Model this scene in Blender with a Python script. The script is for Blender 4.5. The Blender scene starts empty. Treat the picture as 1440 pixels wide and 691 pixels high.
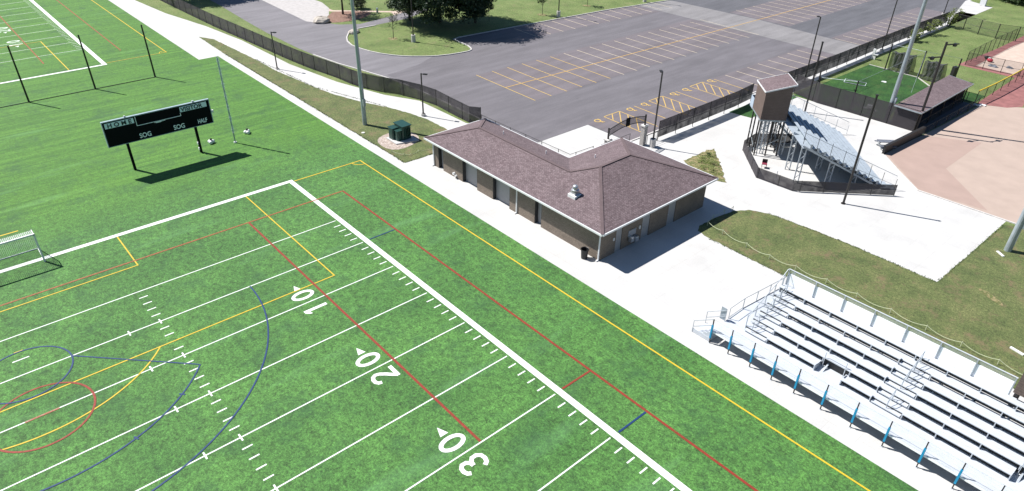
import bpy, math, random
from mathutils import Vector, Matrix
random.seed(7)
R = math.radians
S = bpy.context.scene
COL = S.collection
PI = math.pi

# ------------------------------------------------------------------ materials
def new_mat(name):
    m = bpy.data.materials.new(name); m.use_nodes = True
    nt = m.node_tree; b = nt.nodes['Principled BSDF']
    return m, nt, b
def N(nt, t, **kw):
    n = nt.nodes.new(t)
    for k, v in kw.items(): setattr(n, k, v)
    return n
def noise(nt, scale, detail=4, rough=.55, vec=None, stretch=None):
    tc = N(nt, 'ShaderNodeTexCoord'); v = tc.outputs['Object']
    if stretch:
        mp = N(nt, 'ShaderNodeMapping'); nt.links.new(v, mp.inputs['Vector'])
        mp.inputs['Scale'].default_value = stretch[:3]
        if len(stretch) > 3: mp.inputs['Rotation'].default_value[2] = stretch[3]
        v = mp.outputs['Vector']
    n = N(nt, 'ShaderNodeTexNoise'); n.inputs['Scale'].default_value = scale
    n.inputs['Detail'].default_value = detail; n.inputs['Roughness'].default_value = rough
    nt.links.new(v, n.inputs['Vector'])
    return n.outputs['Fac']
def ramp(nt, fac, stops):
    r = N(nt, 'ShaderNodeValToRGB'); e = r.color_ramp.elements
    while len(e) > 1: e.remove(e[-1])
    e[0].position = stops[0][0]; e[0].color = (*stops[0][1], 1)
    for p, c in stops[1:]:
        x = e.new(p); x.color = (*c, 1)
    nt.links.new(fac, r.inputs['Fac'])
    return r.outputs['Color']
def mixc(nt, a, b, fac, mode='MIX'):
    m = N(nt, 'ShaderNodeMix', data_type='RGBA', blend_type=mode)
    for s, v in ((m.inputs[0], fac), (m.inputs[6], a), (m.inputs[7], b)):
        if hasattr(v, 'is_linked') or hasattr(v, 'links'): nt.links.new(v, s)
        elif isinstance(v, (int, float)): s.default_value = v
        else: s.default_value = (*v, 1)
    return m.outputs[2]
def g1(v): return (v, v, v)
def simple(name, c, rough=.6, metal=0, var=.12, scale=3.0, bump=0, bscale=40, spec=.5):
    m, nt, b = new_mat(name)
    f = noise(nt, scale, 5)
    col = ramp(nt, f, [(.3, tuple(x*(1-var) for x in c)), (.7, tuple(min(1, x*(1+var)) for x in c))])
    nt.links.new(col, b.inputs['Base Color'])
    b.inputs['Roughness'].default_value = rough; b.inputs['Metallic'].default_value = metal; b.inputs['Specular IOR Level'].default_value = spec
    if bump: addbump(nt, b, noise(nt, bscale, 3), bump)
    return m
def addbump(nt, b, h, strength, dist=.02):
    bp = N(nt, 'ShaderNodeBump'); bp.inputs['Strength'].default_value = strength; bp.inputs['Distance'].default_value = dist
    nt.links.new(h, bp.inputs['Height']); nt.links.new(bp.outputs['Normal'], b.inputs['Normal'])

def m_turf():
    m, nt, b = new_mat('synthetic_turf')
    big = ramp(nt, noise(nt, .16, 4), [(.3, (.038, .118, .022)), (.68, (.070, .186, .036))])
    mid = ramp(nt, noise(nt, 2.2, 9, .82), [(.36, g1(.40)), (.5, g1(.95)), (.64, g1(1.42))])
    fine = ramp(nt, noise(nt, 7, 6, .9), [(.38, g1(.40)), (.62, g1(1.65))])
    grit = ramp(nt, noise(nt, 25, 2, .7), [(.3, g1(.72)), (.7, g1(1.28))])
    c = mixc(nt, big, mid, 1.0, 'MULTIPLY'); c = mixc(nt, c, fine, 1.0, 'MULTIPLY'); c = mixc(nt, c, grit, 1.0, 'MULTIPLY')
    # brushed, yellower turf between the two fields, drawn out in long drag lines
    tc = N(nt, 'ShaderNodeTexCoord'); sp = N(nt, 'ShaderNodeSeparateXYZ'); nt.links.new(tc.outputs['Object'], sp.inputs[0])
    wob = noise(nt, .12, 3)
    ad = N(nt, 'ShaderNodeMath', operation='MULTIPLY_ADD'); nt.links.new(wob, ad.inputs[0]); ad.inputs[1].default_value = 9; nt.links.new(sp.outputs[0], ad.inputs[2])
    mr = N(nt, 'ShaderNodeMapRange'); mr.inputs['From Min'].default_value = -6; mr.inputs['From Max'].default_value = -15
    nt.links.new(ad.outputs[0], mr.inputs['Value'])
    st = ramp(nt, noise(nt, 1.0, 4, .7, stretch=(1.6, .05, 1, R(5))), [(.32, (.034, .112, .010)), (.5, (.056, .156, .015)), (.68, (.082, .204, .022))])
    st = mixc(nt, st, mid, .45, 'MULTIPLY'); st = mixc(nt, st, fine, .6, 'MULTIPLY'); st = mixc(nt, st, grit, .8, 'MULTIPLY')
    mm = N(nt, 'ShaderNodeMath', operation='MULTIPLY'); nt.links.new(mr.outputs[0], mm.inputs[0]); mm.inputs[1].default_value = .9
    c = mixc(nt, c, st, mm.outputs[0])
    # worn light drag marks and dark rubber stains
    dr = ramp(nt, noise(nt, 1.0, 5, .6, stretch=(.35, .06, 1, R(-20))), [(.58, g1(0)), (.74, g1(.35))])
    c = mixc(nt, c, (.13, .30, .12), dr)
    dk = ramp(nt, noise(nt, .30, 8, .78), [(.50, g1(0)), (.68, g1(.70))])
    c = mixc(nt, c, (.020, .070, .024), dk)
    nt.links.new(c, b.inputs['Base Color']); b.inputs['Roughness'].default_value = .85
    addbump(nt, b, noise(nt, 22, 3, .7), .5, .03)
    return m
def m_grass(name, cols, sc=.5):
    m, nt, b = new_mat(name)
    c = ramp(nt, noise(nt, sc, 7, .7), [(.32, cols[0]), (.5, cols[1]), (.68, cols[2])])
    f = ramp(nt, noise(nt, 5.0, 7, .88), [(.37, g1(.45)), (.63, g1(1.55))])
    c = mixc(nt, c, f, 1.0, 'MULTIPLY')
    f2 = ramp(nt, noise(nt, 20, 3, .7), [(.3, g1(.65)), (.7, g1(1.35))])
    c = mixc(nt, c, f2, 1.0, 'MULTIPLY')
    br = ramp(nt, noise(nt, .55, 8, .8, stretch=(1, 1, 1, 1.3)), [(.52, g1(0)), (.68, g1(.85))])
    c = mixc(nt, c, cols[3], br)
    nt.links.new(c, b.inputs['Base Color']); b.inputs['Roughness'].default_value = .9
    addbump(nt, b, noise(nt, 14, 4, .8), .8, .06)
    return m
def m_asphalt(name, a, bb, tint=(1, .96, 1.04)):
    m, nt, b = new_mat(name)
    c = ramp(nt, noise(nt, .22, 6, .6, stretch=(1.6, .6, 1)), [(.3, tuple(a*t for t in tint)), (.7, tuple(bb*t for t in tint))])
    f = ramp(nt, noise(nt, 30, 3, .8), [(.3, g1(.7)), (.7, g1(1.3))])
    c = mixc(nt, c, f, 1.0, 'MULTIPLY')
    s = ramp(nt, noise(nt, 1.0, 5, .6, stretch=(.9, .09, 1)), [(.4, g1(.90)), (.62, g1(1.07))])
    c = mixc(nt, c, s, 1.0, 'MULTIPLY')
    oil = ramp(nt, noise(nt, 1.1, 4, .6), [(.66, g1(1)), (.8, g1(.62))])
    c = mixc(nt, c, oil, 1.0, 'MULTIPLY')
    nt.links.new(c, b.inputs['Base Color']); b.inputs['Roughness'].default_value = .85
    addbump(nt, b, noise(nt, 60, 2), .25, .01)
    return m
def m_concrete():
    m, nt, b = new_mat('concrete')
    c = ramp(nt, noise(nt, .35, 6), [(.3, (.44, .435, .425)), (.7, (.52, .515, .505))])
    f = ramp(nt, noise(nt, 9, 5, .7), [(.3, g1(.92)), (.7, g1(1.06))])
    c = mixc(nt, c, f, 1.0, 'MULTIPLY')
    tc = N(nt, 'ShaderNodeTexCoord')
    br = N(nt, 'ShaderNodeTexBrick'); br.offset = 0; br.inputs['Scale'].default_value = 1
    br.inputs['Mortar Size'].default_value = .012; br.inputs['Brick Width'].default_value = 1.8; br.inputs['Row Height'].default_value = 1.8
    br.inputs['Color1'].default_value = (1, 1, 1, 1); br.inputs['Color2'].default_value = (.97, .97, .97, 1); br.inputs['Mortar'].default_value = (.86, .85, .83, 1)
    nt.links.new(tc.outputs['Object'], br.inputs['Vector'])
    c = mixc(nt, c, br.outputs['Color'], 1.0, 'MULTIPLY')
    nt.links.new(c, b.inputs['Base Color']); b.inputs['Roughness'].default_value = .8
    return m
def m_uvbrick(name, c1, c2, mort, bw, rh, ms, rough=.8, bump=.3, var=.0):
    m, nt, b = new_mat(name)
    uv = N(nt, 'ShaderNodeUVMap')
    br = N(nt, 'ShaderNodeTexBrick'); br.inputs['Scale'].default_value = 1
    br.inputs['Mortar Size'].default_value = ms; br.inputs['Brick Width'].default_value = bw; br.inputs['Row Height'].default_value = rh
    br.inputs['Color1'].default_value = (*c1, 1); br.inputs['Color2'].default_value = (*c2, 1); br.inputs['Mortar'].default_value = (*mort, 1)
    br.inputs['Bias'].default_value = 0; br.inputs['Mortar Smooth'].default_value = .3
    nt.links.new(uv.outputs['UV'], br.inputs['Vector'])
    f = ramp(nt, noise(nt, 14, 5, .85), [(.36, g1(.62)), (.64, g1(1.36))])
    c = mixc(nt, br.outputs['Color'], f, 1.0, 'MULTIPLY')
    f = ramp(nt, noise(nt, .8, 4, .7), [(.3, g1(.86)), (.7, g1(1.12))])
    c = mixc(nt, c, f, 1.0, 'MULTIPLY')
    nt.links.new(c, b.inputs['Base Color']); b.inputs['Roughness'].default_value = rough
    if bump: addbump(nt, b, br.outputs['Fac'], -bump, .02)
    return m
def m_mesh(name, c, opac, rough=.8, weave=0):
    m, nt, b = new_mat(name)
    b.inputs['Base Color'].default_value = (*c, 1); b.inputs['Roughness'].default_value = rough
    tr = N(nt, 'ShaderNodeBsdfTransparent'); mx = N(nt, 'ShaderNodeMixShader')
    out = nt.nodes['Material Output']
    if weave:
        uv = N(nt, 'ShaderNodeUVMap'); sep = N(nt, 'ShaderNodeSeparateXYZ'); nt.links.new(uv.outputs['UV'], sep.inputs[0])
        res = []
        for k in (0, 1):
            a = N(nt, 'ShaderNodeMath', operation='PINGPONG'); a.inputs[1].default_value = weave/2; nt.links.new(sep.outputs[k], a.inputs[0])
            l = N(nt, 'ShaderNodeMath', operation='LESS_THAN'); l.inputs[1].default_value = weave*opac/4; nt.links.new(a.outputs[0], l.inputs[0]); res.append(l)
        mm = N(nt, 'ShaderNodeMath', operation='MAXIMUM'); nt.links.new(res[0].outputs[0], mm.inputs[0]); nt.links.new(res[1].outputs[0], mm.inputs[1])
        nt.links.new(mm.outputs[0], mx.inputs[0])
    else:
        f = noise(nt, 1.2, 3)
        mr = N(nt, 'ShaderNodeMapRange'); mr.inputs['To Min'].default_value = opac-.07; mr.inputs['To Max'].default_value = opac+.07
        mr.inputs['From Min'].default_value = .3; mr.inputs['From Max'].default_value = .7
        nt.links.new(f, mr.inputs['Value']); nt.links.new(mr.outputs[0], mx.inputs[0])
    nt.links.new(tr.outputs[0], mx.inputs[1]); nt.links.new(b.outputs[0], mx.inputs[2]); nt.links.new(mx.outputs[0], out.inputs['Surface'])
    return m
def m_paint(name, c, wear=.25, rough=.7, sc=5):
    """worn paint: broken up so that what lies below shows through"""
    m, nt, b = new_mat(name)
    cc = ramp(nt, noise(nt, 3, 4), [(.3, tuple(x*.88 for x in c)), (.7, c)])
    nt.links.new(cc, b.inputs['Base Color']); b.inputs['Roughness'].default_value = rough
    tr = N(nt, 'ShaderNodeBsdfTransparent'); mx = N(nt, 'ShaderNodeMixShader'); out = nt.nodes['Material Output']
    f = noise(nt, sc, 6, .8); mr = N(nt, 'ShaderNodeMapRange')
    mr.inputs['From Min'].default_value = .30; mr.inputs['From Max'].default_value = .55
    mr.inputs['To Min'].default_value = 1-wear*2; mr.inputs['To Max'].default_value = 1-wear*.3
    nt.links.new(f, mr.inputs['Value']); nt.links.new(mr.outputs[0], mx.inputs[0])
    nt.links.new(tr.outputs[0], mx.inputs[1]); nt.links.new(b.outputs[0], mx.inputs[2]); nt.links.new(mx.outputs[0], out.inputs['Surface'])
    return m
def m_leaf(name, a, bb):
    m, nt, b = new_mat(name)
    c = ramp(nt, noise(nt, 1.4, 5, .7), [(.3, a), (.7, bb)])
    nt.links.new(c, b.inputs['Base Color']); b.inputs['Roughness'].default_value = .6
    return m
def m_flecks(name, cols, sc=14):
    m, nt, b = new_mat(name)
    tc = N(nt, 'ShaderNodeTexCoord'); v = N(nt, 'ShaderNodeTexVoronoi'); v.inputs['Scale'].default_value = sc
    nt.links.new(tc.outputs['Object'], v.inputs['Vector'])
    sp = N(nt, 'ShaderNodeSeparateColor'); nt.links.new(v.outputs['Color'], sp.inputs[0])
    c = ramp(nt, sp.outputs[0], [(i/(len(cols)-1), x) for i, x in enumerate(cols)])
    nt.links.new(c, b.inputs['Base Color']); b.inputs['Roughness'].default_value = .9
    addbump(nt, b, v.outputs['Distance'], .6, .04)
    return m

MT = dict(
 turf=m_turf(),
 lawn=m_grass('lawn', [(.058, .082, .024), (.094, .117, .037), (.135, .145, .054), (.185, .125, .075)]),
 bright_lawn=m_grass('bright_lawn', [(.075, .115, .028), (.115, .160, .045), (.155, .195, .065), (.18, .17, .08)], .25),
 cage_turf=m_grass('cage_turf', [(.010, .042, .008), (.020, .078, .012), (.038, .108, .016), (.055, .095, .022)], .35),
 asphalt=m_asphalt('asphalt', .108, .138, (1.03, .965, 1.06)), road=m_asphalt('road_asphalt', .142, .178, (1.02, .97, 1.05)), dark_asphalt=m_asphalt('new_asphalt', .085, .112, (1, 1, 1.12)),
 pale_asphalt=m_asphalt('pale_asphalt', .165, .215, (1.02, .98, 1.0)), red_asphalt=m_asphalt('stall_asphalt', .118, .148, (1.05, .92, 1.0)),
 concrete=m_concrete(), kerb=simple('kerb_concrete', (.52, .50, .48), .85),
 gravel_drive=simple('gravel_drive', (.40, .38, .37), .95, scale=1.5, bump=.4, bscale=25),
 dirt=simple('infield_clay', (.37, .290, .245), .95, scale=.5, var=.07, bump=.3, bscale=18),
 dirt2=simple('darker_clay', (.33, .240, .205), .95, scale=.5, var=.07, bump=.3, bscale=18),
 track=simple('red_cinder', (.24, .10, .095), .95, scale=1.1, var=.22, bump=.4), sand=simple('pale_sand', (.47, .37, .31), .95, scale=1.2, bump=.3),
 mulch=m_flecks('mulch', [(.10, .05, .035), (.20, .11, .08), (.27, .17, .13), (.13, .07, .05)], 9),
 gravel=m_flecks('river_gravel', [(.22, .17, .14), (.42, .35, .31), (.30, .24, .20), (.5, .44, .4)], 8),
 bed=m_flecks('dry_ground_cover', [(.07, .09, .025), (.13, .13, .045), (.28, .22, .12), (.09, .12, .03)], 5),
 white=m_paint('white_field_paint', (.78, .81, .77), .15), worn_white=m_paint('worn_white_field_paint', (.70, .80, .68), .20),
 yellow=m_paint('yellow_field_paint', (.62, .43, .02), .12), red=m_paint('red_field_paint', (.28, .028, .015), .32),
 faint_red=m_paint('faint_red_field_paint', (.34, .09, .035), .42), blue=m_paint('blue_field_paint', (.0, .026, .13), .10),
 lot_yellow=m_paint('yellow_road_paint', (.64, .43, .12), .18, sc=7), lot_white=m_paint('pale_road_paint', (.66, .56, .42), .20, sc=7), lot_orange=m_paint('orange_road_paint', (.58, .36, .10), .15, sc=7),
 shingle=m_uvbrick('roof_shingles', (.112, .079, .085), (.176, .133, .141), (.066, .047, .051), .26, .14, .012, .9, .4),
 ridge=simple('ridge_shingles', (.112, .080, .083), .9, bump=.3),
 brick=m_uvbrick('brown_block', (.175, .140, .112), (.190, .153, .122), (.145, .118, .096), .40, .20, .012, .85, .15),
 siding=m_uvbrick('brown_siding', (.125, .090, .076), (.132, .096, .080), (.085, .062, .054), 6.0, .16, .018, .7, .5),
 door=simple('grey_door_paint', (.30, .30, .31), .45, var=.05), dark_shade=simple('painted_shade', (.03, .03, .032), .6),
 trim=simple('white_trim', (.66, .67, .68), .45, var=.05), soffit=simple('soffit', (.30, .29, .28), .7),
 steel=simple('galvanised_steel', (.33, .38, .41), .40, .35, var=.12, scale=2), darksteel=simple('bronze_steel', (.028, .026, .026), .5, .2),
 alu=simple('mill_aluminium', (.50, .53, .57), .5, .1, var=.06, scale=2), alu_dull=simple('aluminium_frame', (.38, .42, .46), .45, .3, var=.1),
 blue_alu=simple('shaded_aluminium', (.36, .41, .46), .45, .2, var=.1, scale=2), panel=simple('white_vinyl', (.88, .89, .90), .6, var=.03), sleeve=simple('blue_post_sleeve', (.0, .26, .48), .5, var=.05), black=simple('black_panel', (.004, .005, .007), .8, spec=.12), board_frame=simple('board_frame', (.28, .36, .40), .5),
 board_text=simple('board_white', (.80, .88, .92), .5, var=.03), board_blue=simple('board_panel', (.66, .80, .88), .5, var=.03), ink=simple('dark_ink', (.02, .035, .045), .6),
 privacy=m_mesh('privacy_mesh', (.038, .034, .039), .92), chain=m_mesh('chain_link', (.03, .033, .03), .27), sign_mesh=m_mesh('sign_lattice', (.02, .02, .025), .55), thin_net=m_mesh('backstop_net', (.02, .02, .02), .10), dark_net=m_mesh('bundled_net', (.050, .050, .062), .72),
 guard=m_mesh('guard_mesh', (.50, .54, .56), .32), goal_net=m_mesh('goal_net', (.86, .88, .88), .24, weave=.12), pale_net=m_mesh('furled_net', (.62, .76, .74), .34),
 green_metal=simple('green_enamel', (.016, .060, .050), .40, .1), white_plastic=simple('white_plastic', (.75, .76, .76), .4, var=.04), dugout_shade=simple('dugout_floor_shade', (.07, .08, .10), .8), rope=simple('pale_rope', (.48, .52, .36), .8),
 rubber=simple('black_plastic', (.015, .015, .017), .5), stainless=simple('stainless', (.55, .56, .58), .3, .7), rock=simple('limestone', (.42, .38, .33), .9, scale=2, var=.25, bump=.6, bscale=6),
 bark=simple('bark', (.055, .042, .032), .95, scale=5, var=.3, bump=.6, bscale=20), leaf_dark=m_leaf('dark_leaves', (.012, .030, .014), (.040, .075, .030)), leaf_mid=m_leaf('mid_leaves', (.030, .060, .020), (.075, .12, .035)),
 leaf_yellow=m_leaf('yellow_leaves', (.10, .14, .03), (.20, .24, .06)), twig=simple('bare_twigs', (.07, .06, .045), .9), yellow_cap=simple('yellow_rail_guard', (.65, .45, .02), .5), chair_red=simple('dark_red_fabric', (.20, .02, .05), .7), redcloth=simple('red_plastic', (.45, .03, .06), .5), tarp=simple('grey_tarp', (.12, .13, .16), .6, var=.3),
 brick_col=m_uvbrick('pale_brick', (.27, .25, .24), (.34, .32, .30), (.42, .40, .38), .25, .09, .012, .9, .3), stonecap=simple('cap_stone', (.55, .53, .50), .8), blue_tape=simple('navy_bench', (.02, .05, .11), .5),
)

# ------------------------------------------------------------------ mesh builder
WORLD = {}
class MB:
    def __init__(s, off=(0, 0, 0)): s.v = []; s.f = []; s.uv = []; s.o = Vector(off)
    def face(s, pts, uv=None):
        i = len(s.v); s.v += [Vector(p)-s.o for p in pts]; s.f.append(list(range(i, i+len(pts))))
        if uv is None:
            P = [Vector(p) for p in pts]; n = (P[1]-P[0]).cross(P[2]-P[0])
            if n.length < 1e-9: n = Vector((0, 0, 1))
            n.normalize()
            if abs(n.z) > .999: uv = [(p.x, p.y) for p in P]
            else:
                u = Vector((0, 0, 1)).cross(n).normalized(); w = n.cross(u)
                uv = [(p.dot(u), p.dot(w)) for p in P]
        s.uv.append(uv)
    def box(s, a, b):
        (x0, y0, z0), (x1, y1, z1) = a, b
        x0, x1 = min(x0, x1), max(x0, x1); y0, y1 = min(y0, y1), max(y0, y1); z0, z1 = min(z0, z1), max(z0, z1)
        c = [(x0,y0,z0),(x1,y0,z0),(x1,y1,z0),(x0,y1,z0),(x0,y0,z1),(x1,y0,z1),(x1,y1,z1),(x0,y1,z1)]
        for q in ((3,2,1,0),(4,5,6,7),(0,1,5,4),(1,2,6,5),(2,3,7,6),(3,0,4,7)): s.face([c[k] for k in q])
        return s
    def prism(s, poly, z0, z1, top=True):
        n = len(poly); a = sum(poly[i][0]*poly[(i+1) % n][1]-poly[(i+1) % n][0]*poly[i][1] for i in range(n))
        if a < 0: poly = poly[::-1]
        s.face([(x, y, z1) for x, y in poly]); s.face([(x, y, z0) for x, y in poly[::-1]])
        for i in range(n):
            p, q = poly[i], poly[(i+1) % n]; s.face([(p[0],p[1],z0),(q[0],q[1],z0),(q[0],q[1],z1),(p[0],p[1],z1)])
        return s
    def bar(s, p, q, w, h=None, n=4, w2=None, twist=PI/4):
        """tapered bar from p to q: n sides; w = width at p, w2 at q"""
        h = h or w; p = Vector(p); q = Vector(q); d = (q-p)
        if d.length < 1e-6: return s
        d.normalize()
        up = Vector((0, 0, 1)) if abs(d.z) < .9 else Vector((0, 1, 0))
        a = d.cross(up).normalized(); b = a.cross(d).normalized(); k = (w2/w) if w2 else 1
        r0 = []; r1 = []
        f = 1/math.cos(PI/n) if n == 4 else 1
        for i in range(n):
            t = 2*PI*i/n + (twist if n == 4 else 0)
            e = a*math.cos(t)*w/2*f + b*math.sin(t)*h/2*f
            r0.append(p+e); r1.append(q+e*k)
        for i in range(n):
            j = (i+1) % n; s.face([r0[i], r0[j], r1[j], r1[i]])
        s.face(r0[::-1]); s.face(r1)
        return s
    def cyl(s, p, q, r, r2=None, n=10): return s.bar(p, q, r*2, n=n, w2=(r2 if r2 is not None else r)*2)
    def path(s, pts, w, n=6):
        for a, b in zip(pts, pts[1:]): s.bar(a, b, w, n=n)
        return s
    def lathe(s, c, prof, n=14):
        c = Vector(c)
        for (r0, z0), (r1, z1) in zip(prof, prof[1:]):
            for i in range(n):
                t0, t1 = 2*PI*i/n, 2*PI*(i+1)/n
                P = [c+Vector((r0*math.cos(t0), r0*math.sin(t0), z0)), c+Vector((r0*math.cos(t1), r0*math.sin(t1), z0)), c+Vector((r1*math.cos(t1), r1*math.sin(t1), z1)), c+Vector((r1*math.cos(t0), r1*math.sin(t0), z1))]
                if r0 < 1e-5: P = [P[0], P[2], P[3]]
                elif r1 < 1e-5: P = P[:3]
                s.face(P)
        return s
    def ball(s, c, r, n=10, sz=1): return s.lathe(c, [(r*math.sin(PI*k/n), -r*math.cos(PI*k/n)*sz) for k in range(n+1)], n+2)
    def build(s, name, mat, parent=None, loc=None, smooth=False):
        me = bpy.data.meshes.new(name); me.from_pydata([tuple(v) for v in s.v], [], s.f)
        ul = me.uv_layers.new(name='UVMap'); k = 0; dat = []
        for u in s.uv:
            for c in u: dat += [c[0], c[1]]
        ul.data.foreach_set('uv', dat)
        me.materials.append(MT[mat] if isinstance(mat, str) else mat)
        if smooth: me.polygons.foreach_set('use_smooth', [True]*len(me.polygons))
        me.update()
        o = bpy.data.objects.new(name, me); COL.objects.link(o)
        if parent: o.parent = parent
        if loc: o.location = loc
        return o
def thing(name, label, cat, loc=(0, 0, 0), rz=0, group=None):
    o = bpy.data.objects.new(name, None); COL.objects.link(o); o.location = loc; o.rotation_euler[2] = rz; o.empty_display_size = .3
    return tag(o, label, cat, group)
def tag(o, label, cat, group=None):
    o['label'] = label; o['category'] = cat
    if group: o['group'] = group
    return o
def struct(o, kind='structure'): o['kind'] = kind; return o
def dup(root, loc, label, rz=None, group=None):
    r = root.copy(); COL.objects.link(r); r.location = loc; r['label'] = label
    if rz is not None: r.rotation_euler[2] = rz
    if group: r['group'] = group
    for ch in list(root.children):
        c = ch.copy(); COL.objects.link(c); c.parent = r
        for gg in list(ch.children):
            d = gg.copy(); COL.objects.link(d); d.parent = c
    return r
def sheet(name, polys, z, mat, kind='structure', step=False):
    b = MB()
    for ip, p in enumerate(polys):
        if step: z_ = z+.0004*(ip % 6)
        else: z_ = z
        a = sum(p[i][0]*p[(i+1) % len(p)][1]-p[(i+1) % len(p)][0]*p[i][1] for i in range(len(p)))
        if a < 0: p = p[::-1]
        b.face([(x, y, z_) for x, y in p])
    o = b.build(name, mat); o['kind'] = kind; return o
def rect(x0, y0, x1, y1): return [(x0, y0), (x1, y0), (x1, y1), (x0, y1)]
def line(p, q, w):
    (x0, y0), (x1, y1) = p, q; L = math.hypot(x1-x0, y1-y0); a, b = -(y1-y0)/L*w/2, (x1-x0)/L*w/2
    return [(x0-a, y0-b), (x1-a, y1-b), (x1+a, y1+b), (x0+a, y0+b)]
def stroke(pts, w, closed=False):
    """mitred ribbon quads along a polyline"""
    n = len(pts); L = []; Rr = []
    for i in range(n):
        if closed: a, b = pts[i-1], pts[(i+1) % n]
        else: a, b = pts[max(0, i-1)], pts[min(n-1, i+1)]
        dx, dy = b[0]-a[0], b[1]-a[1]; l = math.hypot(dx, dy) or 1
        nx, ny = -dy/l*w/2, dx/l*w/2
        L.append((pts[i][0]+nx, pts[i][1]+ny)); Rr.append((pts[i][0]-nx, pts[i][1]-ny))
    q = []
    for i in range(n if closed else n-1):
        j = (i+1) % n; q.append([Rr[i], Rr[j], L[j], L[i]])
    return q
def arc(cx, cy, r, a0, a1, n=40): return [(cx+r*math.cos(R(a0+(a1-a0)*i/n)), cy+r*math.sin(R(a0+(a1-a0)*i/n))) for i in range(n+1)]
def smooth_poly(pts, it=2):
    for _ in range(it):
        q = []
        for i in range(len(pts)):
            a, b = pts[i], pts[(i+1) % len(pts)]
            q += [(a[0]*.75+b[0]*.25, a[1]*.75+b[1]*.25), (a[0]*.25+b[0]*.75, a[1]*.25+b[1]*.75)]
        pts = q
    return pts
def rough_edge(pts, step=.35, amp=.06, seed=1):
    rnd = random.Random(seed); out = []
    for i in range(len(pts)):
        a, b = pts[i], pts[(i+1) % len(pts)]; L = math.hypot(b[0]-a[0], b[1]-a[1]); n = max(1, int(L/step))
        for k in range(n):
            t = k/n; out.append((a[0]+(b[0]-a[0])*t+rnd.uniform(-amp, amp), a[1]+(b[1]-a[1])*t+rnd.uniform(-amp, amp)))
    return out
def text(body, size, mat, parent, origin, right, up, name='lettering', bold=.0, sx=1):
    cu = bpy.data.curves.new('t', 'FONT'); cu.body = body; cu.size = size; cu.offset = bold; cu.extrude = .004; cu.resolution_u = 3
    to = bpy.data.objects.new('t', cu); COL.objects.link(to); bpy.context.view_layer.update()
    dg = bpy.context.evaluated_depsgraph_get(); me = bpy.data.meshes.new_from_object(to.evaluated_get(dg))
    bpy.data.objects.remove(to)
    r = Vector(right).normalized(); u = Vector(up).normalized(); n = r.cross(u); o = Vector(origin)
    for v in me.vertices: v.co = o + r*v.co.x*sx + u*v.co.y + n*v.co.z
    me.materials.clear(); me.materials.append(MT[mat]); me.name = name
    ob = bpy.data.objects.new(name, me); COL.objects.link(ob); ob.parent = parent
    return ob

# ------------------------------------------------------------------ ground sheets
struct(MB().box((-900, -900, -1.0), (900, 900, 0)).build('ground', 'bright_lawn'))
sheet('turf_field', [rect(-160, -90, -51.8, 7.1), rect(-51.8, -90, 90, 9.8)], .012, 'turf')
TZ = .016
# concrete paving (walks, plaza, stand apron)
sheet('walkway', [[(-130, 7.1), (-51.8, 7.1), (-51.8, 9.8), (90, 9.8), (90, 31.2), (38, 31.2), (38.1, 45.9), (30.4, 45.8), (24.4, 51.9), (24.8, 60.6), (19.6, 60.4), (8.4, 60.4), (8.4, 68), (7.0, 68), (7.0, 33), (5.2, 33), (5.2, 23.6), (-6, 23.6),
   (-10.3, 22.2), (-19.4, 22.06), (-23.9, 19.8), (-31.8, 17.6), (-42.3, 16.1), (-57.2, 15.6), (-68.4, 14.3), (-80.5, 12.0), (-93.2, 10.8), (-130, 9.5)]], .006, 'concrete')
isl = [(-63.0, 11.2), (-52, 10.9), (-5.8, 10.95), (-5.8, 19.4), (-10.3, 19.4), (-14.2, 19.35), (-17, 18.75), (-19.9, 17.9), (-23.6, 16.3), (-27.5, 15.1), (-32, 14.35), (-41, 13.4), (-47.1, 13.3), (-60.5, 12.5)]
sheet('grass_strip', [rough_edge(isl)], .018, 'lawn')
law = [(20.9, 23.8), (21.3, 23.0), (22.6, 22.75), (29.4, 22.6), (90, 22.4), (90, 46.2), (39.5, 46.1), (38.2, 45.0), (37.9, 31.05), (31.4, 31.15), (27.5, 30.95), (23.6, 30.5), (22.06, 29.66), (21.3, 28.4), (20.95, 26)]
sheet('lawn', [rough_edge(law)], .014, 'lawn')
# strip of grass under the left fence is the ground itself (green); road and lot
roadL = [(-130, 22.5), (-80.2, 21.3), (-67, 20.6), (-58.7, 20.3), (-48.7, 20.4), (-44, 20.7), (-38, 21.5), (-33.8, 22.5), (-28.2, 23.7), (-20, 24.1), (-1.05, 24.1),
         (-1.05, 31.6), (-.8, 32.4), (-.2, 32.75), (5.2, 32.75), (5.2, 124), (4.2, 128), (2.5, 136), (2.2, 160), (-60, 160), (-33.0, 91.5), (-34.3, 84.9), (-34.7, 79), (-36.7, 61.2), (-37.4, 53.3), (-38.1, 41.6), (-38.6, 41.0),
         (-33.8, 40.9), (-32.4, 40.4), (-31.5, 39.2), (-31.6, 37.9), (-32.5, 34.3), (-34.6, 31.2), (-36.8, 29.4), (-40.4, 27.8), (-44.7, 27.3), (-48.8, 28.8), (-51.9, 31.3), (-52.1, 33.3), (-52.4, 36.7), (-52.6, 42.4), (-55.2, 48.9), (-57.5, 49), (-55.4, 39.9), (-54.5, 34.6), (-56.2, 31.6), (-59, 30.2), (-61.2, 28.3), (-130, 31)]
sheet('road', [roadL], .008, 'road')
lot = [(-30, 24.2), (-1.05, 24.2), (-1.05, 31.6), (-.8, 32.4), (-.2, 32.75), (5.2, 32.75), (5.2, 81.7), (-34.5, 81.4), (-35.8, 74.5), (-36.7, 61.2), (-37.4, 53.3), (-38.1, 41.6), (-34, 36), (-31, 30)]
sheet('parking_lot', [smooth_poly(lot, 1) if 0 else lot], .012, 'asphalt')
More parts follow.
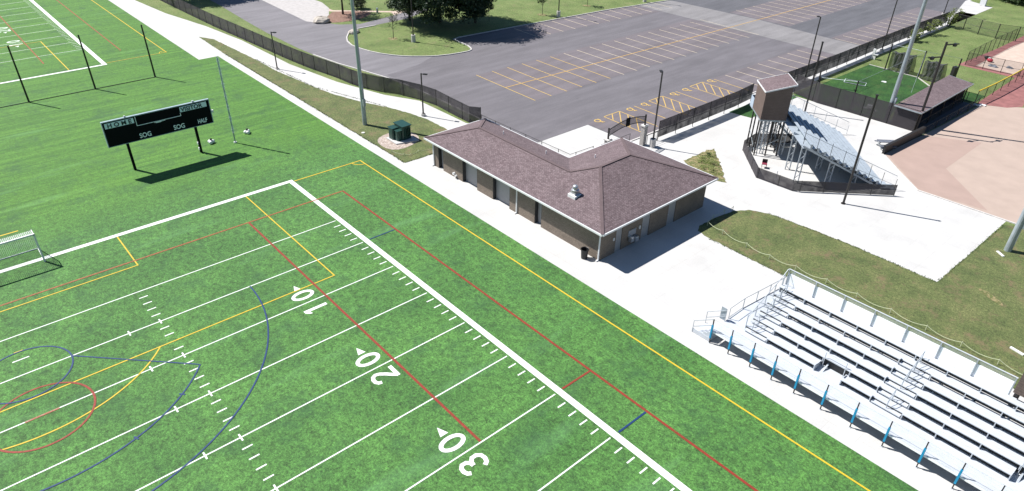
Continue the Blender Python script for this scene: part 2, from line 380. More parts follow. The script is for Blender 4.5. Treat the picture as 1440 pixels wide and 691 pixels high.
sheet('pale_pavement_band', [[(-34.5, 81.4), (5.2, 81.7), (5.2, 89.3), (-2, 89.4), (-14.9, 90.5), (-33.2, 89.6)]], .016, 'pale_asphalt')
sheet('new_pavement', [[(-33.2, 89.6), (-14.9, 90.5), (-2, 89.4), (5.2, 89.3), (5.2, 124), (4, 130), (2.5, 136), (2.2, 160), (-60, 160)]], .016, 'dark_asphalt')
sheet('stall_pavement', [rect(-22.4, 33.5, -10.4, 81.3), rect(-1.4, 33.0, 5.1, 81.4), [(-36.6, 61.2), (-37.3, 53.3), (-37.5, 49.5), (-31, 49.5), (-30.4, 63), (-29.2, 81), (-34.4, 81.2), (-35.6, 74.5)]], .016, 'red_asphalt')
sheet('new_stall_pavement', [rect(-21, 90.7, -9.2, 140), rect(-1.2, 89.6, 5.1, 123)], .020, 'red_asphalt')
sheet('gravel_drive', [[(-130, 29.5), (-79.6, 28.8), (-61.2, 28.3), (-59.0, 29.8), (-62.8, 33.3), (-67, 35.6), (-71.5, 36.6), (-73.8, 36.5), (-130, 39)]], .012, 'gravel_drive')
sheet('mulch_bed', [smooth_poly([(-63.5, 34), (-59.2, 30.2), (-57.5, 31.5), (-56.8, 36), (-60, 41.0), (-64.5, 35)], 2)], .018, 'mulch')
sheet('gravel_path', [[(-68, 34.2), (-64.8, 34.6), (-57.9, 42.6), (-53.0, 41.2), (-53, 43.4), (-55.4, 48), (-57.6, 48), (-58.2, 43.6), (-65.3, 35.4), (-69, 35.4)]], .004, 'sand')
sheet('concrete_pad_edge', [rect(-1.0, 24.0, 5.2, 32.7)], .022, 'concrete')
sheet('fence_strip', [rect(5.2, 32.7, 7.9, 126), [(4.2, 128), (7.9, 113), (7.9, 134.5), (3, 137), (3, 160), (2.2, 160), (2.5, 136)]], .024, 'concrete')
# kerbs: real 0.13 m steps
def kerb(pts, w=.16, h=.13, closed=False):
    b = MB()
    for q in stroke(pts, w, closed): b.prism(q, 0, h)
    return b
k = kerb([(-52.0, 36), (-52.0, 33.3), (-51.9, 31.3), (-50.7, 30.2), (-48.8, 28.8), (-46.9, 27.8), (-44.7, 27.3), (-42.5, 27.4), (-40.4, 27.8), (-38.5, 28.45), (-36.8, 29.35), (-35.6, 30.2), (-34.6, 31.2), (-33.4, 32.7), (-32.5, 34.3), (-31.9, 36.1), (-31.6, 37.9), (-31.5, 39.2), (-31.8, 40.0), (-32.4, 40.4), (-33.8, 40.9), (-36.0, 41.0), (-37.8, 41.3), (-38.15, 42.5), (-37.4, 53.3), (-36.7, 61.2), (-35.6, 74.5), (-34.5, 81.4), (-33.8, 87), (-33.0, 91.5)])
struct(k.build('kerb', 'kerb'))
struct(kerb([(-44, 20.6), (-38, 21.4), (-33.8, 22.4), (-28.2, 23.6), (-24, 24), (-20, 24.1), (-1.1, 24.1)]).build('kerb', 'kerb'))
struct(kerb([(5.2, 32.8), (5.2, 60), (5.2, 90), (5.2, 124)], .16, .11).build('kerb', 'kerb'))
sheet('island_grass', [[(-51.9, 31.4), (-48.8, 28.9), (-44.7, 27.4), (-40.4, 27.9), (-36.8, 29.5), (-34.6, 31.3), (-32.6, 34.4), (-31.7, 37.9), (-31.6, 39.1), (-32.4, 40.3), (-34, 40.8), (-38.3, 41.2), (-38.3, 60), (-52, 60), (-52.5, 42.4), (-52.1, 36), (-52.0, 33)]], .030, 'bright_lawn')
# ball field
sheet('infield_dirt', [[(24.4, 51.9), (30.4, 45.8), (38.1, 46.0), (90, 46.3), (90, 78), (33, 78.5), (29.6, 79.4), (25.7, 75.9), (25.1, 60.5)]], .010, 'dirt')
sheet('infield_clay', [[(24.9, 51.7), (30.4, 46.1), (36.3, 46.7), (30.25, 53.1), (30.2, 63.3), (25.2, 60.2)]], .014, 'dirt2')  # slightly darker tone of the infield clay
sheet('warning_track', [[(25.2, 76), (28.2, 77.6), (29.4, 79.6), (28.2, 85), (28.3, 120), (23.9, 120), (24.9, 92)]], .016, 'track')
sheet('outfield_grass', [[(29.4, 79.6), (33, 78.6), (90, 78.1), (90, 200), (28.3, 200), (28.2, 85)]], .012, 'bright_lawn')
sheet('bullpen_cinder', [[(17.4, 91.4), (25.0, 91.4), (25.0, 120), (18.4, 120), (18.2, 105)]], .018, 'track')
sheet('bullpen_sand', [[(19.3, 93.0), (24.2, 93.0), (24.0, 118), (19.9, 118), (19.3, 108)]], .022, 'sand')
sheet('batting_cage_turf', [[(8.9, 60.6), (20.6, 60.6), (19.4, 66.4), (19.2, 77.5), (16.1, 80.5), (9.2, 80.9)]], .020, 'cage_turf')
sheet('dugout_floor', [[(20.6, 60.5), (25.0, 60.5), (25.5, 75.6), (21.5, 75.6)]], .016, 'dugout_shade')  # concrete floor; the roof's shade is painted into its dark colour
sheet('turf_patch', [[(22.2, 76.0), (24.9, 76.0), (24.9, 80.0), (22.2, 80)], [(7.0, 48.9), (9.8, 49.4), (9.6, 60.3), (7.0, 60.3)]], .026, 'cage_turf')
sheet('ground_cover_bed', [rough_edge([(11.9, 33.5), (11.9, 37.6), (12.2, 38.6), (17.6, 32.7), (16.9, 32.3), (13.6, 32.6)], .4, .12)], .030, 'bed')
sheet('transformer_gravel', [smooth_poly([(-12.45, 11.3), (-13.5, 13.9), (-12.4, 16.1), (-9.3, 15.6), (-8.6, 11.45)], 2)], .026, 'gravel')
sheet('bare_patch', [smooth_poly([(-44.9, 33.4), (-43.3, 33.4), (-42.9, 34.5), (-44.4, 35.0)], 2), smooth_poly([(-41.4, 61.8), (-39.6, 61.9), (-39.5, 63.2), (-41.2, 63.3)], 2), smooth_poly([(-41, 73), (-39.4, 73), (-39.4, 74.3), (-41, 74.2)], 2), smooth_poly([(40.3, 32.4), (42.3, 31.4), (42.4, 31.9), (40.5, 33.0)], 2)], .034, 'bed')

# ------------------------------------------------------------------ field markings
Yd = .9144
W = []; WW = []
W += [rect(-9.6, .02, 90, .48), rect(-9.6, -52, -9.14, 0)]
for n in range(0, 61, 5):
    x = n*Yd; W.append(rect(x-.045, -50, x+.045, -.12))
    for yy in (-16.26, -18.29): W.append(rect(x-.30, yy-.05, x+.30, yy+.05)) if n else None
for n in range(1, 60):
    if n % 5:
        x = n*Yd; W.append(rect(x-.05, -.78, x+.05, -.15)); W.append(rect(x-.05, -16.56, x+.05, -15.96))
W.append(rect(2.82, -24.85, 2.92, -23.9))
W = [w for w in W if w]
# split lines that overlap: yard lines and cross hashes sit at slightly different heights
def digit(ch, cx, cy, flip):
    """digit strokes, 1.2 wide 1.75 tall, tops towards -Y when flip is 1"""
    w = .27; G = []
    if ch == '0': G += stroke([(.42*math.cos(t*PI/12), .73*math.sin(t*PI/12)) for t in range(24)], w, True)
    if ch == '1': G += [rect(-.14, -.87, .14, .87)] + [[(-.14, .87), (-.14, .50), (-.42, .42), (-.42, .58)]]
    if ch == '2': G += stroke([(-.42, .42), (-.36, .62), (-.18, .74), (.06, .75), (.30, .64), (.40, .42), (.32, .16), (.05, -.18), (-.25, -.48), (-.40, -.66)], w) + [rect(-.55, -.87, .55, -.60)]
    if ch == '3': G += stroke([(-.40, .48), (-.30, .66), (-.08, .75), (.18, .72), (.36, .55), (.34, .28), (.16, .10), (-.06, .06)], w) + stroke([(-.06, .06), (.20, .02), (.40, -.18), (.40, -.48), (.22, -.70), (-.06, -.75), (-.32, -.66), (-.44, -.44)], w)
    return [[(cx-px, cy-py) for px, py in q] for q in G]
def numbers(tens, x, cy, goal):
    q = digit(str(tens), x+.95, cy, 1)+digit('0', x-1.02, cy, 1)
    q.append([(x+goal*2.5, cy-.0), (x+goal*1.78, cy-.28), (x+goal*1.78, cy+.28)])
    return q
NUM = []
for t, x in ((1, 9.144), (2, 18.288), (3, 27.432)): NUM.append((t, numbers(t, x, -7.3, -1)))
allw = MB()
def mark(name, polys, z, mat):
    return sheet(name, polys, z, mat, step=True)
mark('football_boundary', W[:2], .020, 'white')
cross = [w for w in W[2:] if abs(w[1][0]-w[0][0]-.6) < .01]; rest = [w for w in W[2:] if abs(w[1][0]-w[0][0]-.6) > .01]
mark('football_yard_lines', rest, .020, 'white'); mark('football_hash_marks', cross, .023, 'white')
for t, q in NUM: mark('yard_number', q, .026, 'white')
# far field
FX = -57.7
Fw = [rect(FX, -60, FX+.45, -3.3), rect(-130, -3.85, FX+.45, -3.3)]
mark('far_field_boundary', [rect(FX, -60, FX+.45, -3.86), Fw[1]], .020, 'white')
fy = [rect(FX-9.144-n*Yd-.05, -60, FX-9.144-n*Yd+.05, -4.0) for n in range(0, 60, 5)]
fy += [rect(FX-9.144-n*Yd-.05, -4.7, FX-9.144-n*Yd+.05, -4.02) for n in range(1, 60) if n % 5]
mark('far_field_yard_lines', fy, .020, 'worn_white')
for t, x in ((1, -75.98), (2, -85.13), (3, -94.27)): mark('far_yard_number', numbers(t, x, -11.0, 1), .026, 'worn_white')
# soccer
ys = [rect(-9.1, 7.68, 90, 7.80), rect(-9.22, .52, -9.10, 7.80)] + stroke(arc(-9.15, 7.72, .95, -90, 0, 10), .1)
ys += [rect(-9.12, -4.32, 7.37, -4.22), rect(7.27, -44.6, 7.37, -4.33), rect(-9.12, -15.34, -3.6, -15.24), rect(-3.7, -33.5, -3.6, -15.35)]
ys += stroke(arc(1.83, -24.4, 9.1, 53.2, -53.2, 50), .10) + [rect(1.86, -24.6, 1.96, -24.1)]
mark('soccer_lines', ys, .029, 'yellow')
mark('soccer_training_line', [rect(-15.42, -36, -15.27, -21.3)], .020, 'yellow')
mark('far_soccer_lines', [rect(-130, 4.7, -58, 4.82), rect(-58.1, -3.2, -58, 4.82), rect(-74.7, -7.95, -57.9, -7.83), rect(-74.7, -50, -74.6, -7.96)] + stroke(arc(-58, 4.75, .95, 180, 270, 8), .1), .029, 'yellow')
# lacrosse
mark('lacrosse_red_lines', [rect(-4.5, 3.02, 90, 3.19), rect(27.32, .55, 27.46, 3.0), rect(-4.4, -6.10, 27.36, -5.93)] + stroke(arc(9.2, -24.4, 2.74, 0, 360, 60)[:-1], .13, True), .032, 'red')
mark('lacrosse_faint_lines', [rect(-4.55, -50, -4.38, 3.0), rect(9.1, -25.3, 9.25, -23.5), rect(-130, -.12, -62.9, .05), rect(-130, -9.95, -62.8, -9.78)], .032, 'faint_red')
bl = stroke(arc(4.572, -24.4, 2.6, 0, 360, 60)[:-1], .10, True) + [line((4.57, -21.8), (10.68, -15.83), .09)] + stroke(arc(4.572, -24.4, 10.6, 54.5, -54.5, 60), .10) + stroke(arc(4.572, -24.4, 14.6, 90, -90, 90), .10)
bl += [rect(4.47, .55, 4.57, 3.0), rect(31.98, .55, 32.10, 3.0)]
for a in (-40, -20, 20, 40): bl.append(line((4.572+10.4*math.cos(R(a)), -24.4+10.4*math.sin(R(a))), (4.572+10.8*math.cos(R(a)), -24.4+10.8*math.sin(R(a))), .1))
mark('lacrosse_blue_lines', bl, .035, 'blue')

# ------------------------------------------------------------------ parking markings
py = []; pw = []
stall = 2.705
for i in range(0, 19):
    y = 33.4+i*stall
    (py if i < 6 else pw).append(line((-22.5+i*.07, y+.1), (-10.45+i*.05, y-.15), .11))
for i in range(22, 34):
    y = 33.4+i*stall; pw.append(line((-21.0, y), (-9.3, y-.1), .11))
for i in range(0, 13): pw.append(line((-36.75+.0+i*.17, 52.85+i*stall), (-30.75+i*.1, 52.6+i*stall), .11))
for y in (41.4, 49.6): py.append(line((-1.5, y+.05), (3.4, y-.1), .11))
for i in range(0, 9): (py if i < 1 else pw).append(line((-1.2, 57.6+i*2.69), (4.6, 57.45+i*2.69), .11))
for i in range(12, 23): pw.append(line((-.6, 57.6+i*2.69), (4.8, 57.45+i*2.69), .11))
for y in (35.97, 44.19, 52.64):
    y2 = y+2.75; x0, x1 = -1.5, 4.4
    py += [line((x0, y), (x1, y-.1), .11), line((x0+.0, y2), (x1, y2-.1), .11), line((x0, y+.06), (x0, y2-.06), .11)]
    for j in range(3):
        xa = x0+.12+j*1.3; py.append(line((xa, y2-.12), (xa+2.5, y+.12), .11))
    py += [line((x0+.1, y+1.35), (x0+1.35, y+.12), .11), line((x0+4.0, y2-.12), (x0+5.3, y+1.4), .11)]
mark('parking_lines', py, .028, 'lot_yellow'); mark('pale_parking_lines', pw, .028, 'lot_white')
mark('parking_spine_line', [line((-16.3, 33.4), (-14.9, 90), .14), line((-14.9, 90), (-14.2, 128), .14)], .032, 'lot_orange')
def wheelchair(cx, cy):
    q = stroke(arc(cx-.05, cy, .36, 0, 360, 18)[:-1], .14, True)
    q += [line((cx-.45, cy+.38), (cx+.0, cy+.42), .13), line((cx+.25, cy+.18), (cx+.68, cy+.22), .16), line((cx+.55, cy+.05), (cx+.72, cy+.42), .12)]
    return q
hz_ = []
for i, y in enumerate((34.46, 40.18, 42.84, 48.59, 51.16, 56.6)):
    hz_ += wheelchair(-1.05, y)
# separate heights so the strokes never coincide
b = MB()
for i, q in enumerate(hz_):
    a = sum(q[j][0]*q[(j+1) % len(q)][1]-q[(j+1) % len(q)][0]*q[j][1] for j in range(len(q)))
    if a < 0: q = q[::-1]
    b.face([(x, y, .032+.0015*(i % 21)*.3) for x, y in q])
struct(b.build('wheelchair_symbols', 'lot_yellow'))

# ------------------------------------------------------------------ concession building
def building():
    root = thing('restroom_building', 'L-shaped brown block building with purple-brown hip roof beside the near turf field', 'building', (7.7, 16, 0))
    o = (7.7, 16, 0)
    X0, X1, XM = -3.55, 19.0, 8.85; Y0, YA, YB = 12.95, 19.5, 26.9; H = 2.78
    # front wall with recessed doors
    doors = [(-2.75, -1.95), (1.15, 3.40), (5.70, 8.05), (11.35, 12.2)]
    wl = MB(o); x = X0
    for a, c in doors + [(X1, X1)]:
        wl.box((x, Y0, 0), (a, Y0+.45, H)); x = c
    for a, c in doors: wl.box((a, Y0+.003, 2.45), (c, Y0+.44, H-.002))
    # end wall with openings
    ed = [(14.80, 15.55), (18.08, 19.08), (21.55, 22.6)]; y = Y0+.45
    for a, c in ed + [(YB, YB)]:
        wl.box((X1-.3, y, 0), (X1, a, H)); y = c
    for a, c in ed: wl.box((X1-.297, a, 2.2), (X1-.004, c, H-.002))
    wl.box((X0, Y0+.45, 0), (X0+.3, YA, H)); wl.box((X0+.3, YA-.3, 0), (XM, YA, H)); wl.box((XM, YA-.3, 0), (XM+.3, YB, H)); wl.box((XM+.3, YB-.3, 0), (X1-.3, YB, H))
    wl.build('wall', 'brick', root)
    for i, (a, c) in enumerate(doors):
        d = MB(o).box((a, Y0+.38, .02), (c, Y0+.43, 2.45)); big = c-a > 1.5
        if big:
            for kk in range(1, 13): d.box((a+.02, Y0+.365, .02+kk*.19), (c-.02, Y0+.381, .035+kk*.19))
        dd = d.build('door', 'door', root)
        if not big: MB(o).box((c-.14, Y0+.33, 1.0), (c-.06, Y0+.38, 1.12)).build('handle', 'stainless', dd)
        j = MB(o); j.box((a-.002, Y0+.02, 0), (a+.05, Y0+.36, 2.448)); j.box((a+.05, Y0+.02, 2.40), (c-.05, Y0+.36, 2.447)); j.build('door_recess_shade', 'dark_shade', root)  # shade in the door recess painted on as near-black jambs
        j = MB(o); j.box((c-.05, Y0+.02, 0), (c+.002, Y0+.36, 2.448)); j.build('door_recess_shade', 'dark_shade', root)
    for a, c in ed:
        dd = MB(o).box((X1-.12, a, .02), (X1-.06, c, 2.2)).build('door', 'door', root)
        MB(o).box((X1-.06, a+.06, 1.0), (X1-.01, a+.13, 1.12)).build('handle', 'stainless', dd)
    # eaves
    ov = .6; ex0, ex1, exm = X0-ov, X1+ov, XM-ov; ey0, eya, eyb = Y0-ov, YA+ov, YB+ov
    P = 1/3.0; ez = 3.0
    s = MB(o); s.prism([(ex0+.02, ey0+.02), (ex1-.02, ey0+.02), (ex1-.02, eyb-.02), (exm+.02, eyb-.02), (exm+.02, eya-.02), (ex0+.02, eya-.02)], H, H+.04); s.build('soffit', 'soffit', root)
    f = MB(o)
    edge = [(ex0, ey0), (ex1, ey0), (ex1, eyb), (exm, eyb), (exm, eya), (ex0, eya)]
    for i in range(6):
        p, q = edge[i], edge[(i+1) % 6]; dx, dy = q[0]-p[0], q[1]-p[1]; L = math.hypot(dx, dy); dx /= L; dy /= L
        nx, ny = dy, -dx
        e = .05 if i != 3 else -.05
        f.prism([(p[0], p[1]), (q[0], q[1]), (q[0]+nx*.10, q[1]+ny*.10), (p[0]+nx*.10, p[1]+ny*.10)], H+.05, ez-.015+.0*i)
    f.build('gutter', 'trim', root)
    # roof faces
    rm = (eya-ey0)/2; zr = ez+rm*P; yr = ey0+rm
    rb = (ex1-exm)/2; zb = ez+rb*P; xr = exm+rb
    r = MB(o)
    A = (ex0, ey0, ez); B = (ex0, eya, ez); C = (ex0+rm, yr, zr); D = (exm+rm, yr, zr)
    E1 = (ex1, ey0, ez); F = (xr, ey0+rb, zb); G = (xr, eyb-rb, zb); Hh = (ex1, eyb, ez); I = (exm, eyb, ez); J = (exm, eya, ez)
    def rf(pts, u, up):
        P_ = [Vector(p) for p in pts]; u = Vector(u); n = (P_[1]-P_[0]).cross(P_[2]-P_[0]).normalized(); w = Vector(up)
        r.face(pts, [(p.dot(u), p.dot(w)) for p in P_])
    k_ = math.sqrt(1+P*P)
    rf([A, E1, F, D, C], (1, 0, 0), (0, k_, 0)); rf([B, A, C], (0, 1, 0), (k_, 0, 0)); rf([J, B, C, D], (1, 0, 0), (0, k_, 0))
    rf([E1, Hh, G, F], (0, 1, 0), (k_, 0, 0)); rf([Hh, I, G], (1, 0, 0), (0, k_, 0)); rf([I, J, D, F, G], (0, 1, 0), (k_, 0, 0))
    roof = r.build('roof', 'shingle', root)
    rd = MB(o)
    for p, q in ((C, D), (A, C), (B, C), (E1, F), (F, G), (G, Hh), (G, I), (D, F)):
        rd.bar((p[0], p[1], p[2]+.012), (q[0], q[1], q[2]+.012), .26, .035)
    rd.build('ridge_cap', 'ridge', roof)
    for (x, y) in ((1.6, 17.7), (7.4, 17.9), (11.2, 20.4)):
        z = ez + (min(eya-y, y-ey0)*P if x < 8.8 else (x-exm)*P)
        MB(o).cyl((x, y, z-.1), (x, y, z+.33), .05, n=8).build('vent_pipe', 'trim', roof)
    # kitchen exhaust fan
    vx, vy = 14.6, 14.35; vz = ez+(vy-ey0)*P
    v = MB(o); v.box((vx-.42, vy-.42, vz-.15), (vx+.42, vy+.42, vz+.12)); fan = v.build('exhaust_fan', 'white_plastic', roof)
    v = MB(o); v.box((vx-.27, vy-.27, vz+.12), (vx+.27, vy+.27, vz+.42)); v.lathe((vx, vy, vz+.42), [(.24, 0), (.33, .05), (.33, .12), (.22, .16), (.22, .36), (.24, .38), (.20, .47), (.09, .53), (0, .54)], 16); v.build('fan_hood', 'stainless', fan)
    # downspouts
    for x in (X0+.05, 9.05, X1-.05):
        MB(o).box((x-.05, Y0-.10, .05), (x+.05, Y0-.005, H)).box((x-.05, Y0-.28, .03), (x+.05, Y0-.10, .10)).build('downspout', 'trim', root)
    for x in (8.15, 18.55): MB(o).box((x-.12, Y0-.16, 2.45), (x+.12, Y0-.004, 2.62)).build('wall_light', 'trim', root)
    MB(o).box((X1+.004, 17.65, 1.2), (X1+.08, 17.8, 1.5)).build('wall_switch_box', 'trim', root)
    MB(o).box((X1+.004, 14.45, 1.3), (X1+.06, 14.6, 1.55)).build('wall_switch_box', 'trim', root)
    # bottle filler + two drinking bowls on the end wall
    f = MB(o).box((X1+.003, 16.3, .95), (X1+.07, 17.25, 1.5)); f.box((X1+.07, 16.35, .55), (X1+.40, 16.72, .95)); f.box((X1+.07, 16.85, .42), (X1+.42, 17.30, .82))
    f.lathe((X1+.25, 16.53, .95), [(.2, 0), (.19, .05), (.12, .02)], 12); f.lathe((X1+.26, 17.08, .82), [(.22, 0), (.2, .05), (.12, .02)], 12)
    f.build('drinking_fountain', 'stainless', root)
    MB(o).cyl((-.10, Y0-.004, .45), (-.10, Y0-.22, .45), .13).cyl((.22, Y0-.004, .30), (.22, Y0-.22, .30), .10).build('hose_bib', 'trim', root)
building()

# trash can
t = thing('trash_can', 'black round trash can standing by the near corner of the brown building', 'trash can', (17.95, 12.34, .01))
MB().lathe((0, 0, 0), [(0, 0), (.25, 0), (.31, .78), (.33, .80), (.33, .86), (.29, .86), (.27, .45), (0, .45)], 16).build('bin', 'rubber', t, smooth=False)
MB().lathe((0, 0, .80), [(.34, 0), (.36, .03), (.34, .08), (.31, .06)], 16).build('rim', 'rubber', t)

# ------------------------------------------------------------------ scoreboard
t = thing('scoreboard', 'wide black scoreboard with HOME and VISITOR panels on two black posts', 'scoreboard', (-21.0, -7.05, 0)); o = (-21.0, -7.05, 0)
for y in (-10.3, -3.86):
    MB(o).box((-21.33, y-.11, 0), (-21.08, y+.11, 5.2)).build('post', 'black', t)
zb, zt, ya, yb = 3.0, 5.38, -11.95, -2.15
MB(o).box((-21.05, ya, zb), (-20.85, yb, zt)).build('cabinet', 'black', t)
fr = MB(o)
for a, c in (((-21.06, ya-.07, zt), (-20.80, yb+.07, zt+.09)), ((-21.06, ya-.07, zb-.05), (-20.80, yb+.07, zb)), ((-21.06, ya-.07, zb), (-20.80, ya, zt)), ((-21.06, yb, zb), (-20.80, yb+.07, zt))): fr.box(a, c)
fr.build('frame', 'board_frame', t)
hp = MB(o).box((-20.85, -11.80, 4.76), (-20.825, -9.26, 5.27)).build('name_panel', 'board_blue', t)
vp = MB(o).box((-20.85, -5.0, 4.76), (-20.825, -2.40, 5.27)).build('name_panel', 'board_blue', t)
c = MB(o); w = .05
c.box((-20.85, -9.12, 4.40), (-20.82, -5.0, 4.40+w)); c.box((-20.85, -9.12, 4.40+w), (-20.82, -9.12+w, 5.34)); c.box((-20.85, -5.05, 4.40+w), (-20.82, -5.0, 4.72)); c.build('clock_frame', 'board_text', t)
def btxt(s_, y, z, size, par, mat, sx=1, x=-20.812, bold=.0): text(s_, size, mat, par, (x+21.0, y+7.05, z), (0, 1, 0), (0, 0, 1), 'lettering', bold, sx)
btxt('H O M E', -11.60, 4.82, .56, hp, 'ink', 1.04, bold=.018); btxt('VISITOR', -4.90, 4.82, .56, vp, 'ink', 1.02, bold=.018)
btxt('SOG', -9.15, 3.17, .66, t, 'board_text', .82, bold=.014); btxt('SOG', -5.97, 3.17, .66, t, 'board_text', .82, bold=.014); btxt('HALF', -3.60, 3.22, .60, t, 'board_text', .66, bold=.016)
l = MB(o); l.box((-20.848, -7.55, 4.33), (-20.82, -6.55, 4.38)); l.box((-20.848, -7.4, 4.27), (-20.82, -6.9, 4.33)); l.build('small_lettering', 'board_text', t)
for a_, c_ in (((-21.0, yb+.07, 4.0), (-20.8, yb+.28, 4.25)), ((-21.0, -10, zt+.09), (-20.9, -9.85, zt+.22)), ((-21.0, -3.7, zt+.09), (-20.9, -3.5, zt+.22))): MB(o).box(a_, c_).build('bracket', 'trim', t)
for z_ in (.35, .95): MB(o).box((-21.28, -4.05, z_), (-21.05, -3.98, z_+.25)).build('junction_box', 'trim', t)

# ------------------------------------------------------------------ soccer goal
GX, GA, GB = -8.8, -20.64, -27.96
t = thing('soccer_goal', 'white portable soccer goal with net on the end line of the near field', 'soccer goal', (GX, (GA+GB)/2, 0)); o = (GX, (GA+GB)/2, 0)
for y in (GA, GB):
    MB(o).box((GX-.07, y-.06, 0), (GX+.05, y+.06, 2.5)).build('post', 'white_plastic', t)
    MB(o).bar((GX, y, 2.45), (GX-.95, y, 2.45), .07, n=8).bar((GX-.95, y, 2.45), (GX-2.4, y, .06), .07, n=8).bar((GX-2.4, y, .05), (GX, y, .05), .07, n=8).build('side_frame', 'white_plastic', t)
MB(o).box((GX-.07, GB-.05, 2.44), (GX+.05, GA+.05, 2.56)).build('crossbar', 'white_plastic', t)
MB(o).bar((GX-2.4, GA, .05), (GX-2.4, GB, .05), .09, n=8).build('ground_bar', 'white_plastic', t)
n_ = MB(o); n_.face([(GX, GA, 2.45), (GX, GB, 2.45), (GX-.95, GB, 2.43), (GX-.95, GA, 2.43)]); n_.face([(GX-.95, GA, 2.43), (GX-.95, GB, 2.43), (GX-2.4, GB, .06), (GX-2.4, GA, .06)])
for y in (GA, GB): n_.face([(GX, y, .06), (GX, y, 2.44), (GX-.95, y, 2.43), (GX-2.4, y, .06)])
n_.build('net', 'goal_net', t)

# ------------------------------------------------------------------ ball-stop poles on the left
bs = thing('netting_pole', 'black netting pole nearest the left edge of the photo, third from the walkway', 'pole', (-47.9, -14.4, 0), group='slim black ball-stop netting poles across the turf')
MB().cyl((0, 0, 0), (0, 0, 6.66), .11, .09, 10).build('shaft', 'darksteel', bs); MB().cyl((0, 0, 0), (0, 0, .06), .16).build('base', 'darksteel', bs)
MB().ball((0, 0, 6.7), .09, 6).build('cap', 'darksteel', bs)
dup(bs, (-47.9, -7.15, 0), 'black netting pole in the middle of the three on the turf, above HOME')
dup(bs, (-48.05, .05, 0), 'black netting pole of the three closest to the concrete walkway')
dup(bs, (-47.8, -21.6, 0), 'black netting pole beyond the left side of the photo')
cb = MB()
ys_ = (-28, -21.6, -14.4, -7.15, .05)
for a, c in zip(ys_, ys_[1:]): cb.bar((-47.9, a, .05), (-47.9, c, .05), .10, n=6)
tag(cb.build('ground_net_roll', 'dark_net'), 'dark roll of lowered netting lying on the turf between the black poles', 'netting')
fp = thing('furled_net_pole', 'pale steel pole with furled netting standing right of the scoreboard', 'pole', (-21.32, -.23, 0))
MB().cyl((0, 0, 0), (0, 0, 9.25), .07, .06).build('shaft', 'steel', fp)
nn = MB(); prev = None
for k in range(24):
    z = 1.2+k*.33; r = .13+.04*math.sin(k*1.7); nn.cyl((0, .03, z), (0, .03, z+.33), r*.9, (.13+.04*math.sin((k+1)*1.7))*.9, 8)
nn.build('furled_net', 'pale_net', fp)
MB().cyl((0, 0, 0), (0, 0, .14), .16).build('collar', 'trim', fp); MB().bar((-.15, 0, 1.2), (.15, 0, 1.2), .08).build('winch', 'trim', fp)
bb = thing('ballast_weights', 'white ballast weights with black handle between scoreboard post and pale pole', 'ballast', (-22.76, -2.21, 0), group='white ballast weights on the turf')
MB().ball((-.16, -.12, .19), .20).ball((.16, -.12, .19), .20).ball((0, .18, .19), .20).build('weights', 'white_plastic', bb)
MB().cyl((0, 0, .2), (0, 0, .46), .06).ball((0, 0, .48), .12, 6).build('handle', 'rubber', bb)
dup(bb, (-22.91, 1.80, 0), 'white ballast weights with black handle on the turf right of the pale pole', .6)

# ------------------------------------------------------------------ lamps and tall light poles
def lamp(name, label, loc, h, base_h=.15, base_r=.25, arm=.6, armdir=(0, 1), double=False, group=None, square=False):
    t = thing(name, label, 'street lamp', loc, group=group)
    if square: MB().box((-base_r, -base_r, 0), (base_r, base_r, base_h)).build('base', 'kerb', t)
    else: MB().cyl((0, 0, 0), (0, 0, base_h), base_r, n=16).build('base', 'kerb', t)
    MB().bar((0, 0, base_h), (0, 0, h), .13, w2=.11).box((-.14, -.14, base_h), (.14, .14, base_h+.05)).build('pole', 'darksteel', t)
    ax, ay = armdir
    for s_ in ((1, -1) if double else (1,)):
        MB().bar((0, 0, h-.06), (ax*.25*s_, ay*.25*s_, h-.06), .06).build('arm', 'darksteel', t)
        a = Vector((ax*s_, ay*s_, 0)).normalized(); c = Vector((0, 0, h-.05)) + a*(.25+arm/2)
        MB().bar(c-a*arm/2, c+a*arm/2, .30, .10).build('lamp_head', 'darksteel', t)
    return t
d = (.86, .5)
lamp('walkway_lamp', 'short black walkway lamp on the grass strip between the two walks', (-41.3, 13.85, 0), 5.05, .12, .25, .5, d, group='black walkway lamps')
lamp('walkway_lamp', 'short black walkway lamp behind the green transformer, left of the brown building', (-15.05, 19.65, 0), 5.1, .30, .27, .5, d, group='black walkway lamps')
lamp('parking_lamp', 'black lamp on tall concrete pedestal between entrance arch and mesh fence', (7.6, 33.7, 0), 8.2, .95, .33, .6, (-.75, .65), group='black parking lamps', square=False)
lamp('parking_lamp', 'black lamp on white pedestal on the grass island by the big tree', (-40.5, 35.6, 0), 8.2, 1.1, .33, .6, (.9, .1), group='black parking lamps')
lamp('parking_lamp', 'black lamp on white pedestal beside the top row of parking stalls', (-37.7, 63.9, 0), 8.2, 1.0, .33, .6, (.9, .1), group='black parking lamps')
lamp('parking_lamp', 'black lamp behind the ball field press box, left of the two dark poles', (7.5, 65.6, 0), 8.8, .4, .3, .3, (-.8, .3), group='black parking lamps')
lamp('parking_lamp', 'black lamp on the fence strip left of the pale stadium light pole', (7.5, 88.6, 0), 9.2, .4, .3, .4, (-.8, .3), group='black parking lamps')
lamp('parking_lamp', 'black lamp at the far end of the lot near the white utility box', (4.3, 120.5, 0), 9.2, .4, .3, .4, (-.8, .3), group='black parking lamps')
lamp('parking_lamp', 'black lamp on white pedestal at the far end of the top parking row', (-35.6, 84.6, 0), 8.2, 1.0, .33, .6, (.9, .1), group='black parking lamps')
